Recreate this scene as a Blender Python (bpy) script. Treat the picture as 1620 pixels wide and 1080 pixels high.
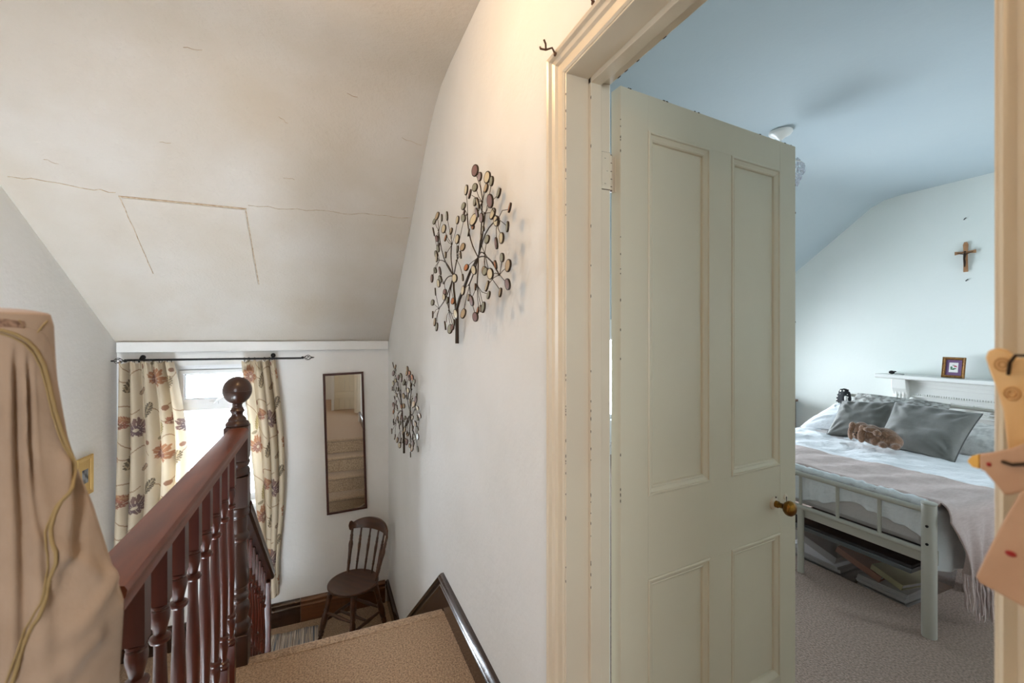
import bpy, bmesh, math, random
import numpy as np
from mathutils import Vector, Matrix
R = math.radians
random.seed(7)
for o in list(bpy.data.objects):
    bpy.data.objects.remove(o)
SC = bpy.context.scene
COL = SC.collection

# ------------------------------------------------------------------ camera, sky, lights, exposure
YAW = math.atan(302 / 697)
cam_d = bpy.data.cameras.new('camera')
cam = bpy.data.objects.new('camera', cam_d); COL.objects.link(cam)
cam.location = (0, 0, 1.35)
cam.rotation_euler = (R(90), 0, -YAW)
cam_d.sensor_width = 36
cam_d.lens = 697 / 1620 * 36
cam_d.shift_y = -10 / 1620
cam_d.clip_start = 0.02
cam_d.dof.use_dof = True
cam_d.dof.focus_distance = 2.0
cam_d.dof.aperture_fstop = 5.0
SC.camera = cam

W = bpy.data.worlds.new('overcast_sky'); SC.world = W; W.use_nodes = True
bg = W.node_tree.nodes['Background']
bg.inputs[0].default_value = (0.80, 0.90, 1.0, 1)
bg.inputs[1].default_value = 31.0
SC.view_settings.view_transform = 'Standard'
SC.view_settings.look = 'None'
SC.view_settings.gamma = 1
SC.view_settings.use_curve_mapping = False
SC.view_settings.exposure = 0.0

def area_light(name, loc, rot, sx, sy, power, color, portal=False):
    l = bpy.data.lights.new(name, 'AREA'); l.shape = 'RECTANGLE'
    l.size = sx; l.size_y = sy; l.energy = power; l.color = color
    if portal: l.cycles.is_portal = True
    o = bpy.data.objects.new(name, l); COL.objects.link(o)
    o.location = loc; o.rotation_euler = rot
    return o
# skylight portals in the window openings (they only guide the sky's own light)
area_light('sky_portal_stair', (-0.77, 4.42, 0.55), (R(-90), 0, 0), 0.62, 1.16, 1, (1, 1, 1), True)
area_light('sky_portal_bedroom', (3.4, 4.42, 0.86), (R(-90), 0, 0), 2.22, 0.98, 1, (1, 1, 1), True)
area_light('sky_portal_fill_window', (4.2, -1.52, 1.45), (R(90), 0, 0), .62, 1.12, 1, (1, 1, 1), True)  # opening added to the front wall to brighten the bedroom
area_light('sky_portal_hall', (-0.75, -1.97, 1.5), (R(90), 0, 0), 0.62, 1.02, 1, (1, 1, 1), True)
# warm ceiling bulb of the landing, just above the frame
pl = bpy.data.lights.new('landing_bulb', 'POINT'); pl.energy = 17; pl.color = (1.0, 0.66, 0.34)
pl.shadow_soft_size = 0.05
po = bpy.data.objects.new('landing_bulb', pl); COL.objects.link(po); po.location = (-0.12, 1.12, 2.40)

p2 = bpy.data.lights.new('hall_fill_light', 'POINT'); p2.energy = 10; p2.color = (1.0, 0.68, 0.38); p2.shadow_soft_size = 0.08  # warm fill added behind the camera for door, jambs and robe; no fixture
po2 = bpy.data.objects.new('hall_fill_light', p2); COL.objects.link(po2); po2.location = (-0.55, -0.75, 2.30)

# ------------------------------------------------------------------ mesh helpers
class MB:
    def __init__(s): s.v = []; s.f = []; s.m = []; s.mi = 0
    def add(s, vs, fs, mi=None):
        n = len(s.v); s.v += [tuple(p) for p in vs]
        mi = s.mi if mi is None else mi
        for f in fs: s.f.append(tuple(i + n for i in f)); s.m.append(mi)
        return s
    def box(s, a, b, M=None, mi=None):
        x0, y0, z0 = a; x1, y1, z1 = b
        vs = [(x0,y0,z0),(x1,y0,z0),(x1,y1,z0),(x0,y1,z0),(x0,y0,z1),(x1,y0,z1),(x1,y1,z1),(x0,y1,z1)]
        if M is not None: vs = [M @ Vector(p) for p in vs]
        return s.add(vs, [(0,3,2,1),(4,5,6,7),(0,1,5,4),(1,2,6,5),(2,3,7,6),(3,0,4,7)], mi)
    def prism(s, pts, axis, a, b, M=None, mi=None):
        # pts: 2-D outline (counter-clockwise), extruded along axis 'x','y' or 'z' from a to b
        def P(p, t):
            q = {'x': (t, p[0], p[1]), 'y': (p[0], t, p[1]), 'z': (p[0], p[1], t)}[axis]
            return M @ Vector(q) if M is not None else Vector(q)
        n = len(pts)
        vs = [P(p, a) for p in pts] + [P(p, b) for p in pts]
        fs = [tuple(range(n))[::-1], tuple(range(n, 2*n))] + [(i, (i+1) % n, n+(i+1) % n, n+i) for i in range(n)]
        return s.add(vs, fs, mi)
    def lathe(s, prof, p0=(0,0,0), d=(0,0,1), seg=20, mi=None):
        # prof: (t along d, radius)
        d = Vector(d).normalized(); u = d.orthogonal().normalized(); w = d.cross(u); p0 = Vector(p0)
        vs = []
        for t, r in prof:
            for k in range(seg):
                a = 2*math.pi*k/seg
                vs.append(p0 + d*t + (u*math.cos(a) + w*math.sin(a))*max(r, 1e-4))
        fs = []
        for i in range(len(prof)-1):
            for k in range(seg):
                k2 = (k+1) % seg
                fs.append((i*seg+k, i*seg+k2, (i+1)*seg+k2, (i+1)*seg+k))
        fs.append(tuple(range(seg))[::-1]); fs.append(tuple(range((len(prof)-1)*seg, len(prof)*seg)))
        return s.add(vs, fs, mi)
    def turned(s, p0, p1, prof, seg=12, mi=None):
        p0 = Vector(p0); p1 = Vector(p1); L = (p1-p0).length
        return s.lathe([(t*L, r) for t, r in prof], p0, p1-p0, seg, mi)
    def tube(s, pts, r, seg=8, mi=None, closed=False):
        pts = [Vector(p) for p in pts]; n = len(pts)
        rs = r if isinstance(r, (list, tuple)) else [r]*n
        vs = []; prev = None
        for i, p in enumerate(pts):
            if closed: t = pts[(i+1) % n]-pts[i-1]
            else: t = pts[min(i+1, n-1)]-pts[max(i-1, 0)]
            t.normalize()
            if prev is None: u = t.orthogonal().normalized()
            else:
                u = prev - t*prev.dot(t)
                u = u.normalized() if u.length > 1e-6 else t.orthogonal().normalized()
            prev = u; w = t.cross(u)
            for k in range(seg):
                a = 2*math.pi*k/seg
                vs.append(p + (u*math.cos(a)+w*math.sin(a))*rs[i])
        fs = []
        for i in range(n if closed else n-1):
            j = (i+1) % n
            for k in range(seg):
                k2 = (k+1) % seg
                fs.append((i*seg+k, i*seg+k2, j*seg+k2, j*seg+k))
        if not closed:
            fs.append(tuple(range(seg))[::-1]); fs.append(tuple(range((n-1)*seg, n*seg)))
        return s.add(vs, fs, mi)
    def sphere(s, c, r, seg=16, ring=10, mi=None, M=None):
        rx, ry, rz = r if isinstance(r, (tuple, list)) else (r, r, r)
        vs = []; fs = []
        for i in range(ring+1):
            th = math.pi*i/ring
            for k in range(seg):
                a = 2*math.pi*k/seg
                p = Vector((rx*math.sin(th)*math.cos(a), ry*math.sin(th)*math.sin(a), rz*math.cos(th)))
                if M is not None: p = M @ p
                vs.append(p + Vector(c))
        for i in range(ring):
            for k in range(seg):
                k2 = (k+1) % seg
                fs.append((i*seg+k, (i+1)*seg+k, (i+1)*seg+k2, i*seg+k2))
        return s.add(vs, fs, mi)
    def sweep(s, path, out, prof, closed=False, mi=None):
        # prof: (a in-plane offset, b along out); mitred corners
        path = [Vector(p) for p in path]; out = Vector(out).normalized(); n = len(path)
        def nrm(i, j): return out.cross((path[j]-path[i]).normalized())
        vs = []
        for i in range(n):
            if closed or 0 < i < n-1:
                n1 = nrm((i-1) % n, i); n2 = nrm(i, (i+1) % n)
                m = (n1+n2); m = m / max(0.2, m.dot(n1))
            elif i == 0: m = nrm(0, 1)
            else: m = nrm(n-2, n-1)
            for a, b in prof: vs.append(path[i] + m*a + out*b)
        k = len(prof); fs = []
        for i in range(n if closed else n-1):
            j = (i+1) % n
            for q in range(k):
                q2 = (q+1) % k
                fs.append((i*k+q, i*k+q2, j*k+q2, j*k+q))
        if not closed:
            fs.append(tuple(range(k))[::-1]); fs.append(tuple(range((n-1)*k, n*k)))
        return s.add(vs, fs, mi)
    def grid(s, fn, nu, nv, mi=None, wrap=False):
        vs = [fn(i/(nu if wrap else nu-1), j/(nv-1)) for j in range(nv) for i in range(nu)]
        fs = []
        for j in range(nv-1):
            for i in range(nu if wrap else nu-1):
                i2 = (i+1) % nu
                fs.append((j*nu+i, j*nu+i2, (j+1)*nu+i2, (j+1)*nu+i))
        return s.add(vs, fs, mi)
    def build(s, name, mats, parent=None, smooth=35, bevel=0, solid=0, recalc=True, local=False):
        me = bpy.data.meshes.new(name)
        off = Vector((0, 0, 0)) if local or parent is None else world_of(parent)
        vs = [tuple(Vector(p)-off) for p in s.v] if off.length > 0 else s.v
        me.from_pydata(vs, [], s.f); me.update()
        mats = mats if isinstance(mats, (list, tuple)) else [mats]
        for m in mats: me.materials.append(m)
        me.polygons.foreach_set('material_index', s.m)
        if recalc:
            bm = bmesh.new(); bm.from_mesh(me); bmesh.ops.recalc_face_normals(bm, faces=bm.faces); bm.to_mesh(me); bm.free()
        if smooth:
            me.polygons.foreach_set('use_smooth', [True]*len(me.polygons))
            me.set_sharp_from_angle(angle=R(smooth))
        o = bpy.data.objects.new(name, me); COL.objects.link(o)
        if parent is not None: o.parent = parent
        if solid:
            md = o.modifiers.new('solid', 'SOLIDIFY'); md.thickness = solid; md.offset = 0
        if bevel:
            md = o.modifiers.new('bevel', 'BEVEL'); md.width = bevel; md.segments = 2; md.limit_method = 'ANGLE'; md.angle_limit = R(40)
            md.harden_normals = False
        return o
def world_of(o):
    v = Vector(o.location)
    while o.parent is not None:
        o = o.parent; v = v + Vector(o.location)
    return v
def tag(o, label=None, cat=None, group=None, kind=None):
    if label: o['label'] = label
    if cat: o['category'] = cat
    if group: o['group'] = group
    if kind: o['kind'] = kind
    return o
def thing(name, loc, label, cat, rotz=0, group=None):
    o = bpy.data.objects.new(name, None); COL.objects.link(o)
    o.empty_display_size = 0.05
    o.location = loc; o.rotation_euler = (0, 0, rotz)
    return tag(o, label, cat, group)
def struct(o): o['kind'] = 'structure'; return o

# ------------------------------------------------------------------ materials
def srgb(c):
    return tuple(((x/12.92) if x <= 0.04045 else ((x+0.055)/1.055)**2.4) for x in c)
def mat(name, c, rough=0.6, metal=0.0, c2=None, nscale=8.0, bump=0.0, bscale=60.0, spec=None, stretch=(1,1,1),
        coat=0.0, trans=0.0, sheen=0.0, detail=4, ramp=(0.35, 0.65), bdist=0.01):
    m = bpy.data.materials.new(name); m.use_nodes = True
    nt = m.node_tree; b = nt.nodes['Principled BSDF']
    b.inputs['Base Color'].default_value = (*srgb(c), 1)
    b.inputs['Roughness'].default_value = rough; b.inputs['Metallic'].default_value = metal
    if spec is not None: b.inputs['Specular IOR Level'].default_value = spec
    if coat: b.inputs['Coat Weight'].default_value = coat; b.inputs['Coat Roughness'].default_value = 0.12
    if sheen: b.inputs['Sheen Weight'].default_value = sheen
    tc = nt.nodes.new('ShaderNodeTexCoord'); mp = nt.nodes.new('ShaderNodeMapping')
    nt.links.new(tc.outputs['Object'], mp.inputs[0]); mp.inputs['Scale'].default_value = stretch
    if c2 is not None:
        n = nt.nodes.new('ShaderNodeTexNoise'); n.inputs['Scale'].default_value = nscale; n.inputs['Detail'].default_value = detail
        cr = nt.nodes.new('ShaderNodeValToRGB')
        cr.color_ramp.elements[0].position = ramp[0]; cr.color_ramp.elements[1].position = ramp[1]
        cr.color_ramp.elements[0].color = (*srgb(c), 1); cr.color_ramp.elements[1].color = (*srgb(c2), 1)
        nt.links.new(mp.outputs[0], n.inputs['Vector']); nt.links.new(n.outputs['Fac'], cr.inputs[0])
        nt.links.new(cr.outputs[0], b.inputs['Base Color'])
    if bump:
        n2 = nt.nodes.new('ShaderNodeTexNoise'); n2.inputs['Scale'].default_value = bscale; n2.inputs['Detail'].default_value = 5
        bp = nt.nodes.new('ShaderNodeBump'); bp.inputs['Strength'].default_value = bump; bp.inputs['Distance'].default_value = bdist
        nt.links.new(mp.outputs[0], n2.inputs['Vector'])
        nt.links.new(n2.outputs['Fac'], bp.inputs['Height']); nt.links.new(bp.outputs[0], b.inputs['Normal'])
    if trans:
        tr = nt.nodes.new('ShaderNodeBsdfTranslucent'); mx = nt.nodes.new('ShaderNodeMixShader')
        tr.inputs[0].default_value = (*srgb(c), 1)
        if c2 is not None: nt.links.new(cr.outputs[0], tr.inputs[0])
        mx.inputs[0].default_value = trans
        out = nt.nodes['Material Output']
        nt.links.new(b.outputs[0], mx.inputs[1]); nt.links.new(tr.outputs[0], mx.inputs[2]); nt.links.new(mx.outputs[0], out.inputs[0])
    return m
def wood(name, c, c2, rough=0.3, scale=14, axis='z', coat=0.3, bump=0.1):
    st = {'x': (0.12, 1, 1), 'y': (1, 0.12, 1), 'z': (1, 1, 0.12)}[axis]
    return mat(name, c, rough, c2=c2, nscale=scale*3, stretch=st, coat=coat, bump=bump, bscale=scale*5, detail=7, ramp=(0.3, 0.7), bdist=0.002)

M = {}
M['wall'] = mat('landing_plaster', (0.90, 0.90, 0.895), 0.75, c2=(0.875, 0.875, 0.865), nscale=2.2, bump=0.35, bscale=38, bdist=0.006)
M['ceil'] = mat('landing_ceiling_plaster', (0.785, 0.76, 0.725), 0.85, c2=(0.74, 0.695, 0.63), nscale=1.7, bump=0.45, bscale=55, bdist=0.006, ramp=(0.38, 0.78))
M['bwall'] = mat('bedroom_plaster', (0.93, 0.945, 0.925), 0.8, c2=(0.915, 0.935, 0.91), nscale=1.5, bump=0.2, bscale=35, bdist=0.005)
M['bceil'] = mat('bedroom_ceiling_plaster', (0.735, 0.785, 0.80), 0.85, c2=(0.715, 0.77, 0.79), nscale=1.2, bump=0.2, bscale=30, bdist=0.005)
M['carpet'] = mat('tan_carpet', (0.74, 0.62, 0.49), 0.95, c2=(0.54, 0.43, 0.32), nscale=140, bump=1.0, bscale=160, bdist=0.006, sheen=0.2, ramp=(0.4, 0.62))
M['bcarpet'] = mat('bedroom_carpet', (0.70, 0.59, 0.52), 0.95, c2=(0.53, 0.44, 0.385), nscale=120, bump=1.0, bscale=130, bdist=0.006, sheen=0.2, ramp=(0.4, 0.62))
M['gloss'] = mat('cream_gloss_paint', (0.87, 0.82, 0.73), 0.28, c2=(0.85, 0.79, 0.70), nscale=3, bump=0.12, bscale=18, bdist=0.004)
M['door'] = mat('cream_door_paint', (0.855, 0.815, 0.72), 0.38, c2=(0.835, 0.79, 0.695), nscale=2.5, bump=0.12, bscale=16, stretch=(1, 1, 0.5), bdist=0.004)
M['chip'] = mat('bare_wood_chip', (0.22, 0.15, 0.10), 0.8)
M['white'] = mat('white_gloss', (0.93, 0.93, 0.91), 0.35, bump=0.05, bscale=20)
M['upvc'] = mat('white_upvc', (0.93, 0.94, 0.95), 0.25)
M['rubber'] = mat('grey_gasket', (0.25, 0.26, 0.28), 0.6)
M['rail'] = wood('mahogany_rail', (0.34, 0.14, 0.055), (0.47, 0.225, 0.10), 0.40, 10, 'y', 0.06)
M['baluster'] = wood('mahogany_spindle', (0.23, 0.07, 0.03), (0.33, 0.115, 0.05), 0.3, 10, 'z', 0.25)
M['newel'] = wood('dark_newel', (0.17, 0.09, 0.055), (0.24, 0.12, 0.07), 0.32, 10, 'z', 0.2)
M['skirt'] = mat('dark_brown_gloss', (0.16, 0.095, 0.06), 0.22, c2=(0.21, 0.125, 0.08), nscale=8, coat=0.3, bump=0.1, bscale=25)
M['skirt_worn'] = wood('worn_brown_wood', (0.30, 0.17, 0.08), (0.42, 0.25, 0.12), 0.4, 9, 'x', 0.1)
M['chair'] = wood('chair_wood', (0.21, 0.115, 0.055), (0.33, 0.19, 0.10), 0.35, 9, 'x', 0.25)
M['metal_grey'] = mat('pale_grey_bed_metal', (0.73, 0.715, 0.67), 0.35, bump=0.03)
M['black'] = mat('black_iron', (0.10, 0.105, 0.11), 0.45, 0.6)
M['bronze'] = mat('dark_bronze_wire', (0.24, 0.19, 0.15), 0.42, 0.7)
M['brass'] = mat('aged_brass', (0.62, 0.43, 0.17), 0.25, 0.9, c2=(0.42, 0.30, 0.14), nscale=40)
M['dark'] = mat('dark_gap', (0.05, 0.04, 0.035), 0.8)
M['rust'] = mat('rusty_screw', (0.33, 0.22, 0.15), 0.6, 0.4)
M['duvet'] = mat('white_cotton', (0.93, 0.94, 0.95), 0.9, bump=0.5, bscale=45, bdist=0.01, sheen=0.2)
M['duvet_mat'] = mat('mattress_fabric', (0.80, 0.77, 0.76), 0.9, bump=0.2, bscale=90)
M['throw'] = mat('dusty_pink_throw', (0.90, 0.81, 0.78), 0.95, c2=(0.85, 0.755, 0.72), nscale=25, stretch=(1, 6, 6), bump=0.6, bscale=130, sheen=0.4)
M['cushion'] = mat('slate_velvet', (0.47, 0.465, 0.445), 0.6, c2=(0.43, 0.425, 0.40), nscale=12, bump=0.25, bscale=35, sheen=0.35)
M['greypillow'] = mat('grey_patterned_pillow', (0.68, 0.68, 0.66), 0.9, c2=(0.50, 0.49, 0.47), nscale=30, ramp=(0.45, 0.58), bump=0.3, bscale=40)
M['palegrey'] = mat('pale_grey_pillow', (0.88, 0.87, 0.85), 0.9, c2=(0.76, 0.75, 0.73), nscale=22, ramp=(0.42, 0.62), bump=0.3, bscale=40)
M['plush'] = mat('brown_plush', (0.56, 0.41, 0.30), 0.95, c2=(0.48, 0.34, 0.24), nscale=40, bump=0.9, bscale=120, sheen=0.5)
M['robe'] = mat('taupe_fleece', (0.65, 0.55, 0.46), 0.95, c2=(0.61, 0.51, 0.42), nscale=18, bump=0.25, bscale=120, sheen=0.35, bdist=0.003)
M['piping'] = mat('olive_piping', (0.60, 0.50, 0.33), 0.8)
M['lace'] = mat('brown_lace', (0.60, 0.47, 0.38), 0.9, c2=(0.42, 0.31, 0.24), nscale=380, bump=0.8, bscale=380, bdist=0.003)
M['paper'] = mat('white_paper', (0.90, 0.885, 0.87), 0.8)
M['clear'] = None
M['pinewood'] = mat('pale_wood', (0.93, 0.78, 0.56), 0.5, c2=(0.87, 0.70, 0.47), nscale=22, stretch=(1, 1, 0.3), bump=0.05)
M['beakwood'] = mat('yellow_painted_wood', (0.95, 0.76, 0.38), 0.55)
M['birdwood'] = mat('bird_brown_wood', (0.80, 0.65, 0.53), 0.55, c2=(0.75, 0.60, 0.48), nscale=14)
M['redpaint'] = mat('red_paint', (0.62, 0.10, 0.08), 0.5)
M['gilt'] = mat('gilt_frame', (0.55, 0.39, 0.16), 0.4, 0.5, c2=(0.38, 0.24, 0.09), nscale=90, bump=0.4, bscale=120)
M['goldflat'] = mat('pale_gold_frame', (0.78, 0.66, 0.42), 0.35, 0.5)
M['purple'] = mat('purple_mount', (0.45, 0.33, 0.47), 0.8)
M['crosswood'] = mat('cross_wood', (0.70, 0.52, 0.36), 0.6, c2=(0.62, 0.44, 0.29), nscale=20)
M['linen'] = None

def glass_mat(name, tint=(1, 1, 1), gl=0.12, rough=0.02):
    m = bpy.data.materials.new(name); m.use_nodes = True; nt = m.node_tree
    for n in list(nt.nodes):
        if n.type == 'BSDF_PRINCIPLED': nt.nodes.remove(n)
    t = nt.nodes.new('ShaderNodeBsdfTransparent'); t.inputs[0].default_value = (*tint, 1)
    g = nt.nodes.new('ShaderNodeBsdfGlossy'); g.inputs['Roughness'].default_value = rough
    fr = nt.nodes.new('ShaderNodeFresnel'); fr.inputs[0].default_value = 1.45
    ad = nt.nodes.new('ShaderNodeMath'); ad.operation = 'MULTIPLY_ADD'; ad.inputs[1].default_value = 1.0; ad.inputs[2].default_value = gl*0.1
    nt.links.new(fr.outputs[0], ad.inputs[0])
    mx = nt.nodes.new('ShaderNodeMixShader'); nt.links.new(ad.outputs[0], mx.inputs[0])
    nt.links.new(t.outputs[0], mx.inputs[1]); nt.links.new(g.outputs[0], mx.inputs[2])
    nt.links.new(mx.outputs[0], nt.nodes['Material Output'].inputs[0])
    return m
M['glass'] = glass_mat('window_glass')
M['clear'] = glass_mat('clear_plastic', (0.86, 0.87, 0.88), 1.5, 0.15)
M['mirror'] = mat('mirror_silver', (0.90, 0.91, 0.91), 0.015, 1.0)
M['crystal'] = mat('crystal_glass', (0.95, 0.96, 0.98), 0.08); M['crystal'].node_tree.nodes['Principled BSDF'].inputs['Transmission Weight'].default_value = 0.75

def attr_fabric(name, trans=0.25):
    m = bpy.data.materials.new(name); m.use_nodes = True; nt = m.node_tree; b = nt.nodes['Principled BSDF']
    a = nt.nodes.new('ShaderNodeVertexColor'); a.layer_name = 'Col'
    nt.links.new(a.outputs[0], b.inputs['Base Color']); b.inputs['Roughness'].default_value = 0.85
    tr = nt.nodes.new('ShaderNodeBsdfTranslucent'); mx = nt.nodes.new('ShaderNodeMixShader'); mx.inputs[0].default_value = trans
    nt.links.new(a.outputs[0], tr.inputs[0])
    n2 = nt.nodes.new('ShaderNodeTexNoise'); n2.inputs['Scale'].default_value = 400
    bp = nt.nodes.new('ShaderNodeBump'); bp.inputs['Strength'].default_value = 0.2; bp.inputs['Distance'].default_value = 0.002
    nt.links.new(n2.outputs['Fac'], bp.inputs['Height']); nt.links.new(bp.outputs[0], b.inputs['Normal'])
    nt.links.new(b.outputs[0], mx.inputs[1]); nt.links.new(tr.outputs[0], mx.inputs[2])
    nt.links.new(mx.outputs[0], nt.nodes['Material Output'].inputs[0])
    return m
def stripes(name, cols, freq):
    m = bpy.data.materials.new(name); m.use_nodes = True; nt = m.node_tree; b = nt.nodes['Principled BSDF']
    tc = nt.nodes.new('ShaderNodeTexCoord'); mp = nt.nodes.new('ShaderNodeMapping'); mp.inputs['Scale'].default_value = (freq, 0.6, 0)
    n = nt.nodes.new('ShaderNodeTexNoise'); n.inputs['Scale'].default_value = 1; n.inputs['Detail'].default_value = 2
    cr = nt.nodes.new('ShaderNodeValToRGB'); cr.color_ramp.interpolation = 'CONSTANT'
    el = cr.color_ramp.elements
    while len(el) < len(cols): el.new(0.5)
    for i, c in enumerate(cols): el[i].position = 0.30 + 0.42*i/len(cols); el[i].color = (*srgb(c), 1)
    nt.links.new(tc.outputs['Object'], mp.inputs[0]); nt.links.new(mp.outputs[0], n.inputs['Vector'])
    nt.links.new(n.outputs['Fac'], cr.inputs[0]); nt.links.new(cr.outputs[0], b.inputs['Base Color']); b.inputs['Roughness'].default_value = 0.95
    return m

# ------------------------------------------------------------------ room shell
XW = 0.565            # landing face of the wall between landing and bedroom
XB = 0.688             # bedroom face of that wall
YF = 4.15             # face of the far (window) wall
HL = -1.08            # half-landing level
def lwx(y): return -1.385 - 0.085*(YF - y)
OY0, OY1, OZ = 0.188, 0.953, 2.003   # doorway opening
b = MB()
b.box((XW, OY1, -2.6), (XB, 4.30, 3.0)); b.box((XW, -1.75, -2.6), (XB, OY0, 3.0)); b.box((XW, OY0, OZ), (XB, OY1, 3.0)); b.box((XW, OY0, -2.6), (XB, OY1, -0.012))
struct(b.build('wall_right', M['wall'], smooth=0))
# bedroom side skin of that wall is painted like the bedroom
b = MB(); b.box((XB+0.0005, OY1, 0), (XB+0.004, 4.14, 2.6)); b.box((XB+0.0005, -1.2, 0), (XB+0.004, OY0, 2.6)); b.box((XB+0.0005, OY0, OZ), (XB+0.004, OY1, 2.6))
struct(b.build('wall_bedroom_near', M['bwall'], smooth=0))
# far wall with two windows
def wall_holes(b, x0, x1, z0, z1, y0, y1, holes):
    xs = sorted({x0, x1, *[h[0] for h in holes], *[h[1] for h in holes]})
    for a, c in zip(xs, xs[1:]):
        cuts = [(h[2], h[3]) for h in holes if h[0] <= a and h[1] >= c]
        z = z0
        for lo, hi in sorted(cuts):
            if lo > z: b.box((a, y0, z), (c, y1, lo))
            z = hi
        if z < z1: b.box((a, y0, z), (c, y1, z1))
b = MB(); wall_holes(b, -2.0, XW, -2.6, 1.6, YF, YF+0.28, [(-1.075, -0.47, -0.02, 1.115)])
struct(b.build('wall_far', M['wall'], smooth=0))
b = MB(); wall_holes(b, XW, 5.3, -0.2, 1.9, YF+0.0005, YF+0.28, [(2.3, 4.5, 0.38, 1.34)])
struct(b.build('wall_bedroom_far', M['bwall'], smooth=0))
# left wall, slightly splayed
b = MB(); b.prism([(lwx(-1.9), -1.9), (lwx(YF+0.1), YF+0.1), (lwx(YF+0.1)-0.2, YF+0.1), (lwx(-1.9)-0.2, -1.9)], 'z', -2.6, 3.0)
struct(b.build('wall_left', M['wall'], smooth=0))
b = MB(); wall_holes(b, -2.0, XW, -2.6, 3.0, -1.95, -1.72, [(-1.05, -0.45, 1.0, 2.0)])
struct(b.build('wall_back', M['wall'], smooth=0))
b = MB(); b.box((5.05, -1.4, -0.2), (5.25, YF+0.2, 3.0)); struct(b.build('wall_fireplace', M['bwall'], smooth=0))
b = MB(); wall_holes(b, XB, 5.3, -0.2, 3.0, -1.5, -1.3, [(3.9, 4.5, 0.9, 2.0)])  # unseen wall; its opening is added to let in fill light
struct(b.build('wall_bedroom_front', M['bwall'], smooth=0))
# sloped ceilings (profile in y-z)
prof = [(-1.9, 2.655), (2.05, 2.645), (2.22, 2.63), (2.36, 2.585), (2.52, 2.495), (3.0, 2.142), (3.55, 1.735), (4.36, 1.125)]
def ceil_obj(name, pr, x0, x1, m):
    b = MB()
    def fn(u, v):
        t = u*(len(pr)-1); i = min(int(t), len(pr)-2); f = t-i
        return (x0+(x1-x0)*v, pr[i][0]+(pr[i+1][0]-pr[i][0])*f, pr[i][1]+(pr[i+1][1]-pr[i][1])*f)
    poly = [p for p in pr] + [(pr[-1][0], pr[-1][1]+0.35), (pr[1][0], 3.0), (pr[0][0], 3.0)]
    b.prism(poly, 'x', x0, x1)
    return struct(b.build(name, m, smooth=30))
ceil_obj('ceiling', prof, -2.0, XW-0.0005, M['ceil'])
bprof = [(-1.45, 2.69), (2.36, 2.68), (2.50, 2.668), (2.62, 2.62), (3.357, 2.095), (4.36, 1.38)]
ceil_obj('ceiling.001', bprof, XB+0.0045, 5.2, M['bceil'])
# floors
b = MB(); b.prism([(XW, -1.75), (XW, 2.115), (-0.395, 2.115), (-0.395, 0.62), (lwx(0.62), 0.62), (lwx(-1.75), -1.75)], 'z', -0.2, 0)
struct(b.build('floor', M['carpet'], smooth=0))
b = MB(); b.box((XW, OY0, -0.012), (XB, OY1, 0.001)); b.box((XB, -1.3, -0.2), (5.05, YF, 0)); struct(b.build('floor.001', M['bcarpet'], smooth=0))
b = MB(); b.box((-1.75, 3.22, HL-0.2), (XW, YF, HL)); struct(b.build('floor.002', M['carpet'], smooth=0))
b = MB(); b.box((-2.2, 0.2, -2.65), (XW, YF, -2.55)); struct(b.build('floor.003', M['carpet'], smooth=0))

# ------------------------------------------------------------------ stairs
def tread_mesh(x0, x1, ya, yb, ztop, rise, nose=+1):
    # carpeted tread with a rounded nosing on its yb edge, riser below
    pts = []
    r = 0.02
    n = 6
    pts.append((ya, ztop)); 
    for k in range(n+1):
        a = math.pi/2 - math.pi*k/n
        pts.append((yb + nose*(math.cos(a)*r), ztop - r + r*math.sin(a)))
    pts += [(yb, ztop-rise), (ya, ztop-rise)]
    return pts
st = thing('staircase', (0.1, 2.115, -0.18), 'tan carpeted flight going down from the landing past the chair', 'stairs')
RISE = -HL/6
nos = MB(); nos.prism(tread_mesh(0, 0, 2.08, 2.125, 0.002, 0.18), 'x', -0.355, XW-0.02); nos.build('nosing', M['carpet'], st, smooth=50)
for k in range(1, 6):
    b = MB(); b.prism(tread_mesh(0, 0, 2.12+0.22*(k-1)-0.02, 2.12+0.22*k, -RISE*k, RISE), 'x', -0.345, XW-0.02)
    b.build('step', M['carpet'], st, smooth=50)
b = MB()
# outer string under the balustrade
b.prism([(2.13, -0.02), (2.13, -0.30), (3.22, -1.20), (3.22, -0.93)], 'x', -0.345, -0.315)
b.build('outer_string', M['skirt'], st, smooth=0)
st2 = thing('staircase', (-0.9, 3.22, -2.2), 'lower carpeted flight dropping away on the left behind the balusters', 'stairs')
for k in range(1, 8):
    b = MB(); pts = [(6.44-p[0], p[1]) for p in tread_mesh(0, 0, 3.22+0.22*(k-1)-0.02, 3.22+0.22*k, HL-RISE*k+0.0, RISE)]
    b.prism(pts[::-1], 'x', -1.46, -0.36)
    b.build('step', M['carpet'], st2, smooth=50)
# panelling between the flights under the landing edge
b = MB(); b.box((-0.395, 0.62, -2.5), (-0.365, 2.10, -0.005)); b.box((-0.36, 2.10, -2.5), (XW, 2.113, -0.21)); struct(b.build('trim_1', M['wall'], smooth=0))
# landing edge board below the balusters
b = MB(); b.box((-0.40, 0.62, -0.20), (-0.355, 2.09, 0.012)); struct(b.build('trim_2', M['skirt'], smooth=0, bevel=0.004))

# skirting strings
SK = [(0, 0.0), (0, 0.016), (0.098, 0.016), (0.102, 0.020), (0.108, 0.024), (0.114, 0.020), (0.118, 0.014), (0.126, 0.014), (0.13, 0.026), (0.142, 0.030), (0.15, 0.024), (0.157, 0.012), (0.157, 0.0)]
SK2 = [(a*0.20/0.157, b) for a, b in SK]
b = MB()
o_ = (-1, 0, 0)
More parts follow.
